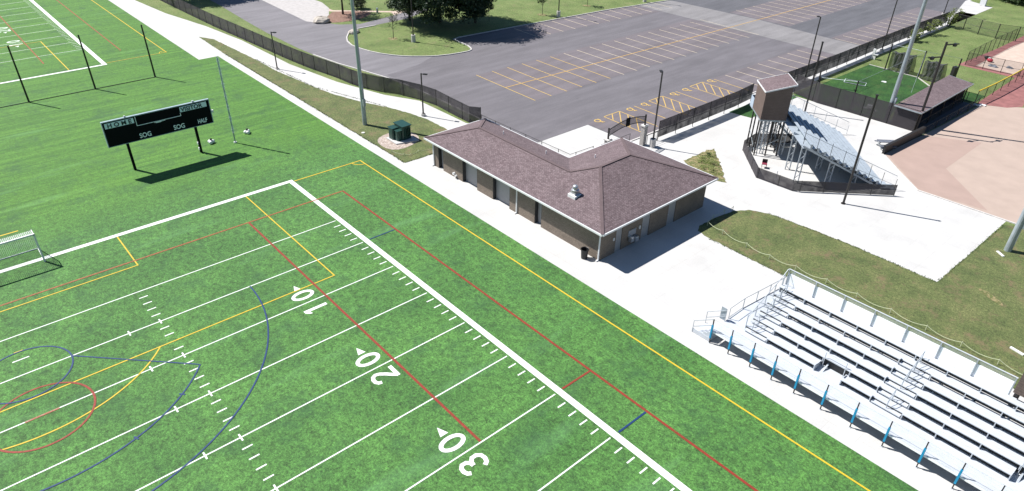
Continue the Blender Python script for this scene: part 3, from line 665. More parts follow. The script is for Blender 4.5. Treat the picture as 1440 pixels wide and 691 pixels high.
def lightpole(label, loc, h, r=.20):
    t = thing('stadium_light_pole', label, 'light pole', loc, group='pale steel stadium light poles')
    MB().cyl((0, 0, 0), (0, 0, 5.0), r*1.15, r*1.02, 14).build('base', 'steel', t)
    MB().cyl((0, 0, 4.9), (0, 0, h), r, r*.55, 14).build('shaft', 'steel', t)
    MB().box((r*.9, -.15, 2.3), (r*.9+.2, .15, 3.1)).build('control_box', 'steel', t)
    MB().bar((-1.2, 0, h-.3), (1.2, 0, h-.3), .12).bar((-1.2, 0, h-1.2), (1.2, 0, h-1.2), .12).build('crossarm', 'steel', t)
    for zz in (h-.3, h-1.2):
        for k in range(5): MB().cyl((-1.0+k*.5, .15, zz), (-1.0+k*.5, -.2, zz-.15), .13, .2, 10).build('floodlight', 'alu_dull', t)
    return t
lightpole('tall pale steel light pole on the grass strip beside the turf', (-17.0, 13.0, 0), 24, .22)
lightpole('tall pale steel light pole rising behind the batting cage mesh fence', (20.6, 60.8, 0), 24, .24)
lightpole('thick pale steel pole on the lawn at the right edge of the photo', (39.9, 40.5, 0), 24, .25)

# ------------------------------------------------------------------ fences
def lerp(a, b, t): return tuple(a[i]+(b[i]-a[i])*t for i in range(len(a)))
def fence(name, label, pts, h, mat='privacy', bottom=.04, posts=2.75, postr=.04, raild=.045, postmat='darksteel', midrail=False, capmat=None, group=None):
    o = (*pts[0], 0); t = thing(name, label, 'fence', o, group=group)
    mesh = MB(o); cum = 0
    for p, q in zip(pts, pts[1:]):
        L = math.hypot(q[0]-p[0], q[1]-p[1])
        mesh.face([(*p, bottom), (*q, bottom), (*q, h-.03), (*p, h-.03)], [(cum, 0), (cum+L, 0), (cum+L, h), (cum, h)]); cum += L
    mesh.build('mesh_panel', mat, t)
    # evenly spaced posts along the line
    seg = []; tot = 0
    for p, q in zip(pts, pts[1:]): L = math.hypot(q[0]-p[0], q[1]-p[1]); seg.append((tot, L, p, q)); tot += L
    n = max(1, round(tot/posts)); proto = None
    for i in range(n+1):
        s_ = tot*i/n
        for (a, L, p, q) in seg:
            if s_ <= a+L+1e-6: x, y = lerp(p, q, (s_-a)/L); break
        if proto is None:
            proto = MB().cyl((0, 0, 0), (0, 0, h+.04), postr, n=6).build('post', postmat, t, (x-o[0], y-o[1], 0))
        else:
            c = proto.copy(); COL.objects.link(c); c.location = (x-o[0], y-o[1], 0)
    r = MB(o)
    for p, q in zip(pts, pts[1:]):
        r.bar((*p, h), (*q, h), raild, n=6)
        if midrail: r.bar((*p, h*.5), (*q, h*.5), raild, n=6)
    r.build('top_rail', capmat or postmat, t)
    return t
fence('mesh_fence', 'long dark privacy mesh fence curving between the walkway and the road', [(-100, 14.0), (-87, 14.4), (-77, 14.8), (-67.7, 15.2), (-60, 15.75), (-53.6, 16.2), (-45, 16.8), (-41.5, 17.1), (-38.2, 17.5), (-35.2, 18.0), (-32.6, 18.4), (-30, 18.6), (-27.9, 18.95), (-25.1, 19.95), (-22.6, 21.3), (-19.6, 22.3), (-16.75, 22.75), (-13.5, 22.6), (-10.0, 22.5), (-8.9, 23.3)], 2.0)
fence('railing', 'black pipe railing behind the brown building around the concrete pad', [(-8.9, 23.4), (-3.0, 23.55), (4.95, 23.75), (5.1, 27.0)], 1.1, mat='thin_net', posts=2.5, postr=.035)
fence('railing', 'black pipe railing between the entrance arch and the mesh fence', [(6.8, 33.7), (6.9, 35.3)], 1.1, mat='thin_net', posts=1.6, postr=.035)
fence('mesh_fence', 'dark privacy mesh fence above the white plaza, right of the entrance arch', [(6.9, 35.45), (6.95, 44.0), (6.9, 50.3), (6.6, 54.2)], 2.3, bottom=.38, posts=2.95)
fence('mesh_fence', 'dark privacy mesh fence along the parking lot behind the batting cage', [(6.7, 58.0), (6.9, 66.7), (7.0, 74.8), (6.9, 95), (7.2, 113.7)], 2.2, bottom=.32, posts=3.0)
fence('mesh_fence', 'dark privacy mesh fence between the white plaza and the batting cage', [(8.5, 61.2), (12.2, 60.25), (16.3, 60.4), (20.3, 60.4), (23.9, 60.45)], 2.5, posts=2.9)
fence('chain_link_fence', 'open dark chain link fence across the far lawn', [(7.7, 113.2), (10.6, 112.6), (13.4, 111.6), (15.9, 111.3), (18.3, 112.0), (24, 113.4)], 2.3, mat='chain', midrail=True, posts=2.7, postr=.07, bottom=.05)
fence('chain_link_fence', 'dark chain link fence on the left side of the sandy bullpen', [(18.15, 92.1), (18.1, 100), (18.1, 104), (18.3, 112)], 2.0, mat='chain', posts=2.3, midrail=False)
fence('chain_link_fence', 'dark chain link fence at the near end of the sandy bullpen', [(18.15, 92.05), (22.7, 92.3), (25.0, 92.6)], 1.85, mat='chain', posts=2.3, midrail=True)
fence('outfield_fence', 'low dark outfield fence with yellow top guard beside the red track', [(25.0, 76.1), (25.3, 80.5), (25.5, 86), (25.6, 92), (25.9, 110)], 1.62, mat='chain', posts=2.7, capmat='yellow_cap', raild=.16)
fence('gate_fence', 'short dark chain link gate beside the dugout end', [(23.0, 76.0), (25.0, 76.05)], 1.2, mat='chain', posts=.9)
# backstop wall with padding
t = thing('backstop_wall', 'low dark padded backstop wall behind home plate', 'wall', (24.6, 51.4, 0)); o = (24.6, 51.4, 0)
w = MB(o); pts = [(24.45, 51.5), (24.95, 60.3)]
w.prism([(24.33, 51.5), (24.57, 51.5), (25.02, 60.3), (24.78, 60.3)], 0, .92); w.build('padding', 'rubber', t)
MB(o).prism([(24.30, 51.45), (24.60, 51.45), (25.05, 60.35), (24.75, 60.35)], .92, .99).build('cap', 'darksteel', t)
struct(kerb([(24.45, 51.4), (30.4, 45.75), (38.1, 45.95), (60, 46.2)], .14, .10).build('kerb', 'kerb'))

# dark net poles of the ball field
npole = thing('net_pole', 'very tall dark netting pole standing on the white plaza beside the small bleacher', 'pole', (27.05, 37.6, 0), group='tall dark ball field netting poles')
MB().cyl((0, 0, 0), (0, 0, 10.5), .11, .10, 10).build('shaft', 'darksteel', npole); MB().cyl((0, 0, 0), (0, 0, .05), .22).build('base', 'darksteel', npole); MB().cyl((0, 0, 10.5), (0, 0, 10.56), .14).build('cap', 'darksteel', npole)
dup(npole, (12.83, 56.25, -2.05), 'tall dark netting pole at the plaza corner behind the press box')
bp = thing('backstop_pole', 'tall dark backstop pole with two loudspeaker arms at the dugout end', 'pole', (24.0, 60.85, 0)); 
MB().cyl((0, 0, 0), (0, 0, 10.2), .14, .12, 12).build('shaft', 'darksteel', bp)
for z, s_ in ((9.9, 1), (8.6, -1)):
    MB().bar((0, 0, z), (1.7*s_*.45, 1.7*s_*.9, z), .11).build('arm', 'rubber', bp)
    MB().box((1.2*s_*.45-.14, 1.2*s_*.9-.22, z-.22), (1.2*s_*.45+.16, 1.2*s_*.9+.22, z+.08)).build('loudspeaker', 'rubber', bp)
cp = thing('cage_pole', 'short dark batting cage pole by the bundled net at the far right corner', 'pole', (16.15, 80.6, 0), group='dark batting cage poles')
MB().cyl((0, 0, 0), (0, 0, 3.7), .09, n=8).build('shaft', 'darksteel', cp); MB().cyl((0, 0, 0), (0, 0, .05), .15).build('base', 'darksteel', cp)
dup(cp, (11.65, 80.5, 0), 'short dark batting cage pole at the far left corner of the cage turf')
dup(cp, (16.05, 61.2, 0), 'short dark batting cage pole just behind the middle of the mesh fence')
dup(cp, (8.3, 68.0, -2.2), 'stubby dark post at the left edge of the cage turf by the shaded strip')
dup(cp, (11.6, 60.9, -.6), 'short dark batting cage pole behind the left part of the mesh fence')
dup(cp, (19.8, 83.5, -.7), 'dark cage pole with black netting bundle behind the dugout roof')
bn = MB((19.6, 83.2, 0)); bn.prism([(19.2, 83.0), (19.7, 82.6), (19.9, 83.3), (19.4, 83.6)], .2, 1.9); tag(bn.build('net_bundle', 'rubber', loc=(19.6, 83.2, 0)), 'black netting bundle hanging from the cage pole behind the dugout', 'netting')
def bag(label, x0, x1, y, h, dy):
    o = ((x0+x1)/2, y, 0); b = MB(); nx = 14; nz = 6; rnd = random.Random(x0)
    V = [[None]*(nz+1) for _ in range(nx+1)]
    nr = nz*2+1
    V = [[None]*(nr+1) for _ in range(nx+1)]
    for i in range(nx+1):
        for j in range(nr+1):
            back = j > nz; jj = (nr-j) if back else j; t_ = jj/nz
            V[i][j] = ((x0-o[0])+(x1-x0)*i/nx+rnd.uniform(-.05, .05), (dy*(1-t_*.55) if back else 0)+.05*math.sin(i*1.9)+rnd.uniform(-.05, .05), h*t_*(1-.10*abs(math.sin(i*.42+.5))))
    for i in range(nx):
        for j in range(nr): b.face([V[i][j], V[i+1][j], V[i+1][j+1], V[i][j+1]])
    return tag(b.build('hanging_net', 'dark_net', loc=o), label, 'netting', 'gathered dark cage nets')
bag('gathered dark net hanging at the left corner of the cage turf', 11.9, 14.8, 80.7, 2.7, 2.0)
bag('gathered dark net hanging right of the cage corner pole', 16.5, 19.0, 80.3, 2.6, 2.0)
cb = MB()
for p, q in (((11.65, 80.5, 3.6), (16.15, 80.6, 3.6)), ((16.15, 80.6, 3.6), (19.8, 83.5, 3.0)), ((16.15, 80.6, 3.4), (20.6, 66.0, 2.4)), ((11.65, 80.5, 3.6), (11.6, 60.9, 3.0)), ((11.6, 60.9, 3.0), (16.05, 61.2, 3.6)), ((16.15, 80.6, 3.6), (16.05, 61.2, 3.6))): cb.bar(p, q, .035, n=5)
tag(cb.build('cage_cables', 'steel'), 'thin steel cables strung between the batting cage poles', 'cable')
cnet = MB(); cnet.face([(11.62, 60.9, .05), (11.65, 80.5, .05), (11.65, 80.5, 3.6), (11.6, 60.9, 3.0)]); cnet.face([(16.05, 61.2, .05), (16.15, 80.6, .05), (16.15, 80.6, 3.6), (16.05, 61.2, 3.6)])
tag(cnet.build('cage_net', 'thin_net'), 'see-through batting cage netting above the green cage turf', 'netting')
struct(kerb([(9.2, 80.95), (16.2, 80.6), (19.3, 77.6)], .12, .08).build('kerb', 'kerb'))
t = tag(MB().prism([(13.7, 74.8), (14.3, 74.8), (14.3, 75.2), (14.0, 75.4), (13.7, 75.2)], .021, .06).build('practice_plate', 'white_plastic'), 'small white practice plate on the batting cage turf', 'plate')
t = thing('pitching_screen', 'thin steel pitching screen frame lying on the cage turf', 'screen', (12, 70.5, .03))
MB().path([(-1.4, 0, .05), (1.2, .6, .05)], .09).path([(-1.4, .3, .4), (1.2, .9, .4)], .07).build('top_bar', 'steel', t); MB().path([(-1.4, 0, .05), (-1.4, .3, .4)], .07).path([(1.2, .6, .05), (1.2, .9, .4)], .07).build('side_bar', 'steel', t)
t = thing('ball_cart', 'white ball cart standing near the cage fence', 'cart', (17.6, 63.2, .03))
MB().box((-.9, -.05, .05), (.9, .05, .14)).box((-.4, -.3, .3), (.3, .2, .6)).build('tray', 'trim', t); MB().cyl((-.3, 0, 0), (-.3, 0, .3), .03).cyl((.3, 0, 0), (.3, 0, .3), .03).build('leg', 'trim', t)
t = thing('equipment_banner', 'small white bent banner on the strip behind the batting cage', 'banner', (8.3, 84.0, 0))
MB().box((-.3, -.05, 0), (.3, .05, .7)).box((.1, -.2, .7), (.6, .2, .8)).box((-.25, -.12, .7), (.1, .12, 1.5)).build('panel', 'white_plastic', t); MB().cyl((0, 0, 0), (0, 0, 1.5), .03).build('pole', 'steel', t)

# ------------------------------------------------------------------ dugout
t = thing('dugout', 'long dugout with purple-brown shed roof beside the clay infield', 'dugout', (22.8, 68, 0)); o = (22.8, 68, 0)
w = MB(o); w.box((21.3, 60.55, 0), (21.5, 75.3, 2.5)); w.box((21.5, 60.55, 0), (23.9, 60.75, 1.45)); w.box((21.5, 60.555, 1.45), (22.0, 60.745, 2.35)); w.box((23.4, 60.555, 1.45), (23.9, 60.745, 2.35)); w.box((21.5, 75.1, 0), (23.7, 75.3, 2.3))
w.build('wall', 'brick', t)
r = MB(o); r.face([(21.2, 60.15, 2.48), (24.2, 60.15, 2.42), (24.2, 75.6, 2.42), (21.2, 75.6, 2.75)][0:4]); r.face([(21.2, 60.15, 2.38), (21.2, 75.6, 2.65), (24.2, 75.6, 2.32), (24.2, 60.15, 2.32)])
r.build('roof', 'shingle', t)
f = MB(o); f.bar((24.24, 60.1, 2.36), (24.24, 75.65, 2.36), .05, .14); f.bar((21.16, 60.1, 2.42), (24.24, 60.1, 2.36), .05, .14); f.bar((21.16, 75.65, 2.70), (24.24, 75.65, 2.36), .05, .14); f.build('fascia', 'steel', t)
for y in (60.8, 64.4, 68.1, 71.8, 75.2): MB(o).box((23.8, y-.06, 0), (23.92, y+.06, 2.32)).build('post', 'darksteel', t)
MB(o).box((21.7, 61.2, .38), (22.1, 74.9, .45)).build('bench', 'blue_tape', t)
MB(o).box((21.503, 60.9, 1.6), (21.56, 75.0, 1.75)).build('shelf', 'blue_tape', t)
MB(o).box((23.90, 60.85, .9), (23.96, 75.1, .97)).build('rail', 'darksteel', t)
dn = MB(o); dn.face([(23.94, 60.85, .03), (23.94, 75.1, .03), (23.94, 75.1, .9), (23.94, 60.85, .9)]); dn.build('dugout_mesh', 'chain', t)
fence('dugout_rail_fence', 'low dark padded fence in front of the dugout steps', [(25.0, 60.6), (25.3, 70), (25.5, 75.6)], .9, mat='chain', posts=3)

# ------------------------------------------------------------------ transformer
t = thing('transformer', 'dark green utility transformer on a white pad in the gravel bed', 'transformer', (-11.0, 14.0, 0)); o = (-11.0, 14.0, 0)
MB(o).prism([(-12.2, 12.75), (-10.1, 12.7), (-9.35, 15.1), (-12.0, 15.2)], .03, .14).build('pad', 'concrete', t)
def roundbox(b, x0, y0, x1, y1, z0, z1, c=.12):
    b.prism([(x0+c, y0), (x1-c, y0), (x1, y0+c), (x1, y1-c), (x1-c, y1), (x0+c, y1), (x0, y1-c), (x0, y0+c)], z0, z1)
b = MB(o); roundbox(b, -12.05, 13.75, -10.35, 14.85, .14, 1.62); b.box((-12.1, 13.7, 1.62), (-10.3, 14.9, 1.70)); b.build('tank', 'green_metal', t)
b = MB(o); roundbox(b, -12.0, 12.95, -11.1, 13.74, .14, 1.35); b.box((-12.05, 12.93, 1.35), (-11.12, 13.74, 1.42)); b.build('cabinet', 'green_metal', t)
b = MB(o); roundbox(b, -11.04, 13.15, -10.45, 13.74, .14, 1.22); b.box((-11.06, 13.12, 1.22), (-10.43, 13.74, 1.28)); b.build('cabinet', 'green_metal', t)
for y in (14.0, 14.2, 14.4, 14.6): MB(o).box((-10.348, y, .4), (-10.2, y+.05, 1.4)).build('cooling_fin', 'green_metal', t)
tag(MB().cyl((0, 0, 0), (0, 0, .06), .2, n=12).build('utility_cover', 'kerb', loc=(-15.06, 11.6, .018)), 'small round pale utility cover in the grass beside the turf walk', 'cover')

# ------------------------------------------------------------------ entrance arch
t = thing('entrance_arch', 'black arched sign on two brick columns between parking lot and plaza', 'arch sign', (6.6, 30.4, 0)); o = (6.6, 30.4, 0)
for y in (27.45, 33.25):
    cc = MB(o).box((6.35, y-.25, 0), (6.85, y+.25, 2.2)).build('column', 'brick_col', t)
    MB(o).box((6.28, y-.32, 2.2), (6.92, y+.32, 2.32)).build('cap', 'stonecap', cc)
a = MB(o); n = 16
def az(k): return .42*math.sin(PI*k/n)
for k in range(n):
    y0_, y1_ = 27.45+5.8*k/n, 27.45+5.8*(k+1)/n
    a.bar((6.6, y0_, 2.62+az(k)), (6.6, y1_, 2.62+az(k+1)), .06); a.bar((6.6, y0_, 3.30+az(k)), (6.6, y1_, 3.30+az(k+1)), .07)
for y, z in ((27.45, 0), (33.25, 0)): a.box((6.53, y-.07, 2.32), (6.67, y+.07, 3.5))
a.build('frame', 'darksteel', t)
a = MB(o)
for k in range(n):
    y0_, y1_ = 27.45+5.8*k/n, 27.45+5.8*(k+1)/n
    a.face([(6.6, y0_, 2.63+az(k)), (6.6, y1_, 2.63+az(k+1)), (6.6, y1_, 3.29+az(k+1)), (6.6, y0_, 3.29+az(k))])
a.build('sign_panel', 'sign_mesh', t)
MB(o).prism([(6.55, 30.1), (6.65, 30.1), (6.65, 30.65), (6.55, 30.65)], 2.95, 3.85).build('emblem', 'black', t)
fence('gate_leaf', 'low open black pipe gate under the entrance arch', [(5.3, 28.0), (5.3, 32.6)], 1.05, mat='thin_net', posts=1.5, postr=.03)

# ------------------------------------------------------------------ big bleacher
def big_bleacher():
    t = thing('bleacher', 'large white aluminium bleacher with blue posts beside the turf field', 'bleacher', (39, 14, 0)); o = (39, 14, 0)
    XL, XR = 32.05, 56.0; XD = 30.65; T, RI = .757, .30; S0 = 13.06; F1 = 1.0
    # front walkway deck of planks
    dk = MB(o); y = 11.42; i = 0
    while y < S0+.20: dk.box((XD, y, F1-.05), (XR, min(y+.295, S0+.25), F1)); y += .30
    dk.box((XD, S0+.25, F1-.05), (XL, 15.15, F1-.002))
    dk.box((37.15, S0+.25, F1-.05), (38.8, S0+T+.22, F1-.002)); dk.box((48.2, S0+.25, F1-.05), (49.9, S0+T+.22, F1-.002))
    dk.build('front_deck', 'alu', t)
    MB(o).box((XD, 11.38, .90), (XR, 11.415, F1+.02)).build('deck_fascia', 'panel', t)
    # rows
    aisles = [(XL, 33.72), (40.72, 42.5)]
    notch = [(37.15, 38.8), (48.2, 49.9)]
    def spans(gaps):
        x = XL; out = []
        for a, c in sorted(gaps):
            if a > x+.01: out.append((x, a))
            x = max(x, c)
        out.append((x, XR)); return out
    for r in range(6):
        z = F1+r*RI; ys = S0+r*T
        gaps = ([] if r == 5 else aisles) + (notch if r == 0 else [])
        st = MB(o)
        for a, c in spans(gaps): st.box((a+.01, ys, z+.38), (c-.01, ys+.28, z+.43))
        st.build('seat_plank', 'alu', t)
        for a, c in spans(gaps):
            br = MB(o); br.box((a+.03, ys+.08, z+.33), (c-.03, ys+.14, z+.379))
            nb = max(1, round((c-a)/1.83))
            for k in range(nb+1):
                x = a+.04+(c-a-.08)*k/nb; br.box((x-.025, ys-.01, z+.08), (x+.025, ys+.06, z+.40)); br.box((x-.02, ys+.055, z+.02), (x+.02, ys+.24, z+.378))
            br.build('seat_support', 'alu', t)
        # foot boards of the next level
        fb = MB(o); z2 = z+RI; y0 = ys+.27; y1 = ys+T+.25 if r < 5 else 17.62
        for a, c in spans(notch if r == 0 else []):
            y = y0
            while y < y1-.05:
                fb.box((a, y, z2-.05), (c, min(y+.24, y1), z2)); y += .247
        fb.build('foot_board', 'alu', t)
        ri = MB(o)
        for a, c in spans(notch if r == 0 else []): ri.box((a, y0+.02, z+.01), (c, y0+.04, z2-.06))
        if r == 0:
            for a, c in notch: ri.box((a, S0+T+.24, z+.01), (c, S0+T+.26, z+.24+RI))
        ri.build('riser', 'dark_shade', t)  # near-black colour paints in the shade of the gap under the seats
        # intermediate aisle steps and centre handrails
        if r < 5:
            for a, c in aisles:
                MB(o).box((a+.05, ys-.02, z+.10), (c-.05, ys+.27, z+.16)).build('aisle_step', 'alu', t)
                if r % 2 == 0 or r == 3:
                    xm = (a+c)/2 if a > 40 else a+.55
                    MB(o).path([(xm, ys+.1, z+.15), (xm, ys+.1, z+1.0), (xm, ys+.75, z+1.3), (xm, ys+.75, z+.35)], .045).path([(xm, ys+.1, z+.6), (xm, ys+.75, z+.9)], .035).build('aisle_handrail', 'alu_dull', t)
    # notch guard rails
    for a, c in notch:
        zz = F1+RI; yy = S0+T+.02
        g = MB(o).path([(a+.15, yy, F1), (a+.15, yy, zz+.85), (c-.15, yy, zz+.85), (c-.15, yy, F1)], .05); g.bar((a+.15, yy, zz+.45), (c-.15, yy, zz+.45), .04, n=6); g.build('guard_rail', 'alu', t)
        MB(o).box((a-.03, S0, F1), (a+.0, S0+T, F1+.4)).box((c, S0, F1), (c+.03, S0+T, F1+.4)).build('end_panel', 'alu', t)
    # understructure
    u = MB(o); x = XL+.02
    xs = []
    while x < XR: xs.append(x); x += 1.83
    for x in xs:
        u.bar((x, 11.5, F1-.12), (x, S0, F1-.12), .08); u.bar((x, S0, F1-.16), (x, 17.4, 2.66), .09)
        for y, z in ((S0+.1, .88), (15.2, 1.72), (17.4, 2.62)): u.bar((x, y, 0), (x, y, z), .07)
        u.bar((x, S0+.1, .1), (x, 15.2, 1.6), .05); u.bar((x, 15.2, .1), (x, 17.4, 2.5), .05)
    for y, z in ((15.2, 1.6), (17.4, 2.5)): u.bar((XL, y, z), (XR, y, z), .06)
    u.build('frame', 'alu_dull', t)
    # blue-sleeved rail posts
    px = [30.72, 32.2, 33.85, 35.42, 37.0, 38.78, 40.65, 42.54, 44.48, 46.35, 48.2, 50.0, 51.9, 53.8, 55.7]
    for x in px:
        p = MB(o).bar((x, 11.33, .02), (x, 11.33, 2.03), .06).build('rail_post', 'darksteel', t)
        MB(o).bar((x, 11.31, .46), (x, 11.31, 1.55), .11).build('post_sleeve', 'sleeve', p)
        MB(o).box((x-.08, 11.25, .012), (x+.08, 11.41, .03)).build('foot_plate', 'alu', p)
    r = MB(o); r.bar((30.72, 11.37, 2.0), (XR, 11.37, 2.0), .04, n=6); r.bar((30.72, 11.37, 1.12), (XR, 11.37, 1.12), .035, n=6); r.build('front_rail', 'guard', t)
    g = MB(o); g.face([(30.72, 11.375, 1.12), (XR, 11.375, 1.12), (XR, 11.375, 2.0), (30.72, 11.375, 2.0)]); g.build('front_mesh', 'thin_net' if 0 else m_faint, t)
    # back guard: solid panel with mesh above
    MB(o).box((XL, 17.64, 2.66), (46.15, 17.68, 3.72)).build('back_panel', 'panel', t)
    g = MB(o); g.face([(XL, 17.66, 3.72), (46.15, 17.66, 3.72), (46.15, 17.66, 4.02), (XL, 17.66, 4.02)]); g.build('back_mesh', 'guard', t)
    MB(o).bar((XL, 17.66, 4.05), (46.15, 17.66, 4.05), .07, n=8).build('back_rail', 'alu', t)
    for k in range(8):
        x = XL+.05+k*2.0
        if k == 7: x = 46.1
        MB(o).bar((x, 17.60, 2.8), (x, 17.60, 4.05), .055).build('back_post', 'alu_dull', t)
    # left side guard stepping down
    g = MB(o); rr = MB(o)
    pts = [(17.6, 2.8), (16.9, 2.55), (S0+.2, 1.1), (S0+.2, 1.0)]
    g.face([(XL-.02, 17.6, 2.75), (XL-.02, S0+.25, 1.02), (XL-.02, S0+.25, 2.05), (XL-.02, 16.4, 3.3), (XL-.02, 17.6, 4.0)]); g.build('side_mesh', 'faint', t)
    rr.path([(XL-.02, 17.6, 4.05), (XL-.02, 16.9, 3.62), (XL-.02, S0+.25, 2.08), (XL-.02, S0+.25, 1.0)], .055)
    for k in range(5): yy = S0+.25+k*1.0; zz = 1.0+(yy-S0)*.385; rr.bar((XL-.02, yy, zz), (XL-.02, yy, zz+1.07), .045)
    rr.build('side_rail', 'alu_dull', t)
    # access ramp on the left going back, and front-left stair
    rp = MB(o); rp.face([(XD, 15.15, F1-.01), (XL-.12, 15.15, F1-.01), (XL-.12, 22.3, .05), (XD, 22.3, .05)]); rp.face([(XD, 15.15, F1-.07), (XD, 22.3, .0), (XL-.12, 22.3, .0), (XL-.12, 15.15, F1-.07)])
    rp.face([(XD, 15.15, F1-.09), (XD, 15.15, F1+.06), (XD, 22.3, .12), (XD, 22.3, .0)]); rp.build('ramp', 'alu', t)
    r = MB(o)
    r.path([(XD, 13.4, 1.0), (XD, 13.4, 1.9), (XD, 15.15, 1.9), (XD, 22.3, .95), (XD, 22.3, .05)], .05); r.bar((XD, 13.4, 1.1), (XD, 15.15, 1.1), .04)
    for k in range(4): yy = 15.15+k*1.8; zz = 1.0-(yy-15.15)*.133; r.bar((XD, yy, zz), (XD, yy, zz+.9), .05)
    r.build('ramp_rail', 'alu_dull', t)
    st = MB(o)
    for k in range(5): st.box((XD-.28*(k+1), 11.42, .0), (XD-.28*k-.003, 12.9, F1-.2*(k+1)+(.02 if k == 4 else 0)))
    st.box((XD-1.45, 11.40, .02), (XD-.0, 11.44, .35)); st.build('stair', 'alu', t)
    r = MB(o)
    for y in (11.4, 12.95):
        r.path([(XD-1.4, y, .03), (XD-1.4, y, 1.0), (XD, y, 1.95), (XD, y, 1.0)], .05); r.bar((XD-1.4, y, .5), (XD, y, 1.45), .04)
    r.build('stair_rail', 'alu_dull', t)
    MB(o).box((30.2, 13.0, 1.0), (30.62, 13.04, 2.0)).build('end_panel', 'alu_dull', t)
m_faint = m_mesh('faint_guard_mesh', (.6, .62, .64), .07); MT['faint'] = m_faint
big_bleacher()
# press box at the right edge
t = thing('press_box', 'brown press box raised behind the big bleacher at the right edge', 'press box', (50, 18.6, 0)); o = (50, 18.6, 0)
MB(o).box((46.25, 17.35, 3.25), (54, 20.2, 6.2)).build('wall', 'siding', t)
MB(o).box((46.0, 17.1, 6.2), (54.3, 20.5, 6.35)).build('roof', 'shingle', t)
for x in (46.4, 49, 51.5, 53.8):
    for y in (17.75, 20.0): MB(o).box((x-.08, y-.08, 0), (x+.08, y+.08, 3.25)).build('leg', 'darksteel', t)
MB(o).box((46.25, 17.7, 3.1), (54, 20.2, 3.25)).build('floor', 'darksteel', t)
MB(o).box((47.5, 17.30, 4.3), (52.5, 17.345, 5.4)).build('window', 'black', t)

# rope line on short stakes
def rope(label, pts, group='pale rope lines on stakes', stake=.45):
    o = (*pts[0], 0); t = thing('stake_rope', label, 'rope', o, group=group); b = MB(o)
    for p, q in zip(pts, pts[1:]):
        prev = None; L = math.hypot(q[0]-p[0], q[1]-p[1])
        for k in range(7):
            u = k/6; z = stake-.03-.09*min(L, 3)*(1-(2*u-1)**2)*1.2; c = (p[0]+(q[0]-p[0])*u, p[1]+(q[1]-p[1])*u, max(.05, z))
            if prev: b.bar(prev, c, .034, n=5)
            prev = c
    b.build('rope', 'rope', t)
    for p in pts: MB(o).bar((*p, 0), (*p, stake+.04), .05, n=6).build('stake', 'rope', t)
rope('pale rope strung on stakes along the lawn behind the big bleacher', [(21.2, 28.4), (21.05, 27.3), (20.95, 25.7), (21.3, 24.4), (23.0, 24.15), (25.5, 23.9), (27.7, 23.8), (29.9, 24.0), (32.4, 24.15), (34.8, 24.15), (37.3, 24.2), (39.8, 24.2), (42.1, 24.2), (44.4, 24.2), (46.8, 24.1), (49, 24.1)])
rope('pale rope lying over the grass between transformer and brown building', [(-8.9, 11.35), (-7.4, 11.9), (-6.9, 12.4), (-7.2, 13.6), (-6.6, 15.3), (-6.4, 17)], stake=.2)
tag(MB().box((-.45, -.08, 0), (.45, .08, .10)).build('white_pipe', 'white_plastic', loc=(44.8, 26.65, .02)), 'short white pipe lying on the lawn behind the big bleacher', 'pipe').rotation_euler[2] = R(-14)
tag(MB().box((-.4, -.09, 0), (.4, .09, .06)).build('white_board', 'white_plastic', loc=(39.7, 39.4, .02)), 'short white board lying on the lawn by the thick pole', 'board').rotation_euler[2] = R(-38)
t = thing('equipment_pile', 'pale equipment pile at the foot of the thick pole, right edge', 'equipment', (41.6, 41.9, 0))
MB().box((-.6, -.5, 0), (.6, .6, .6)).box((-.3, .6, 0), (.9, 1.4, .4)).build('crate', 'trim', t); MB().box((-.2, -.9, 0), (.5, -.5, .45)).build('pale_bag', 'tarp', t)

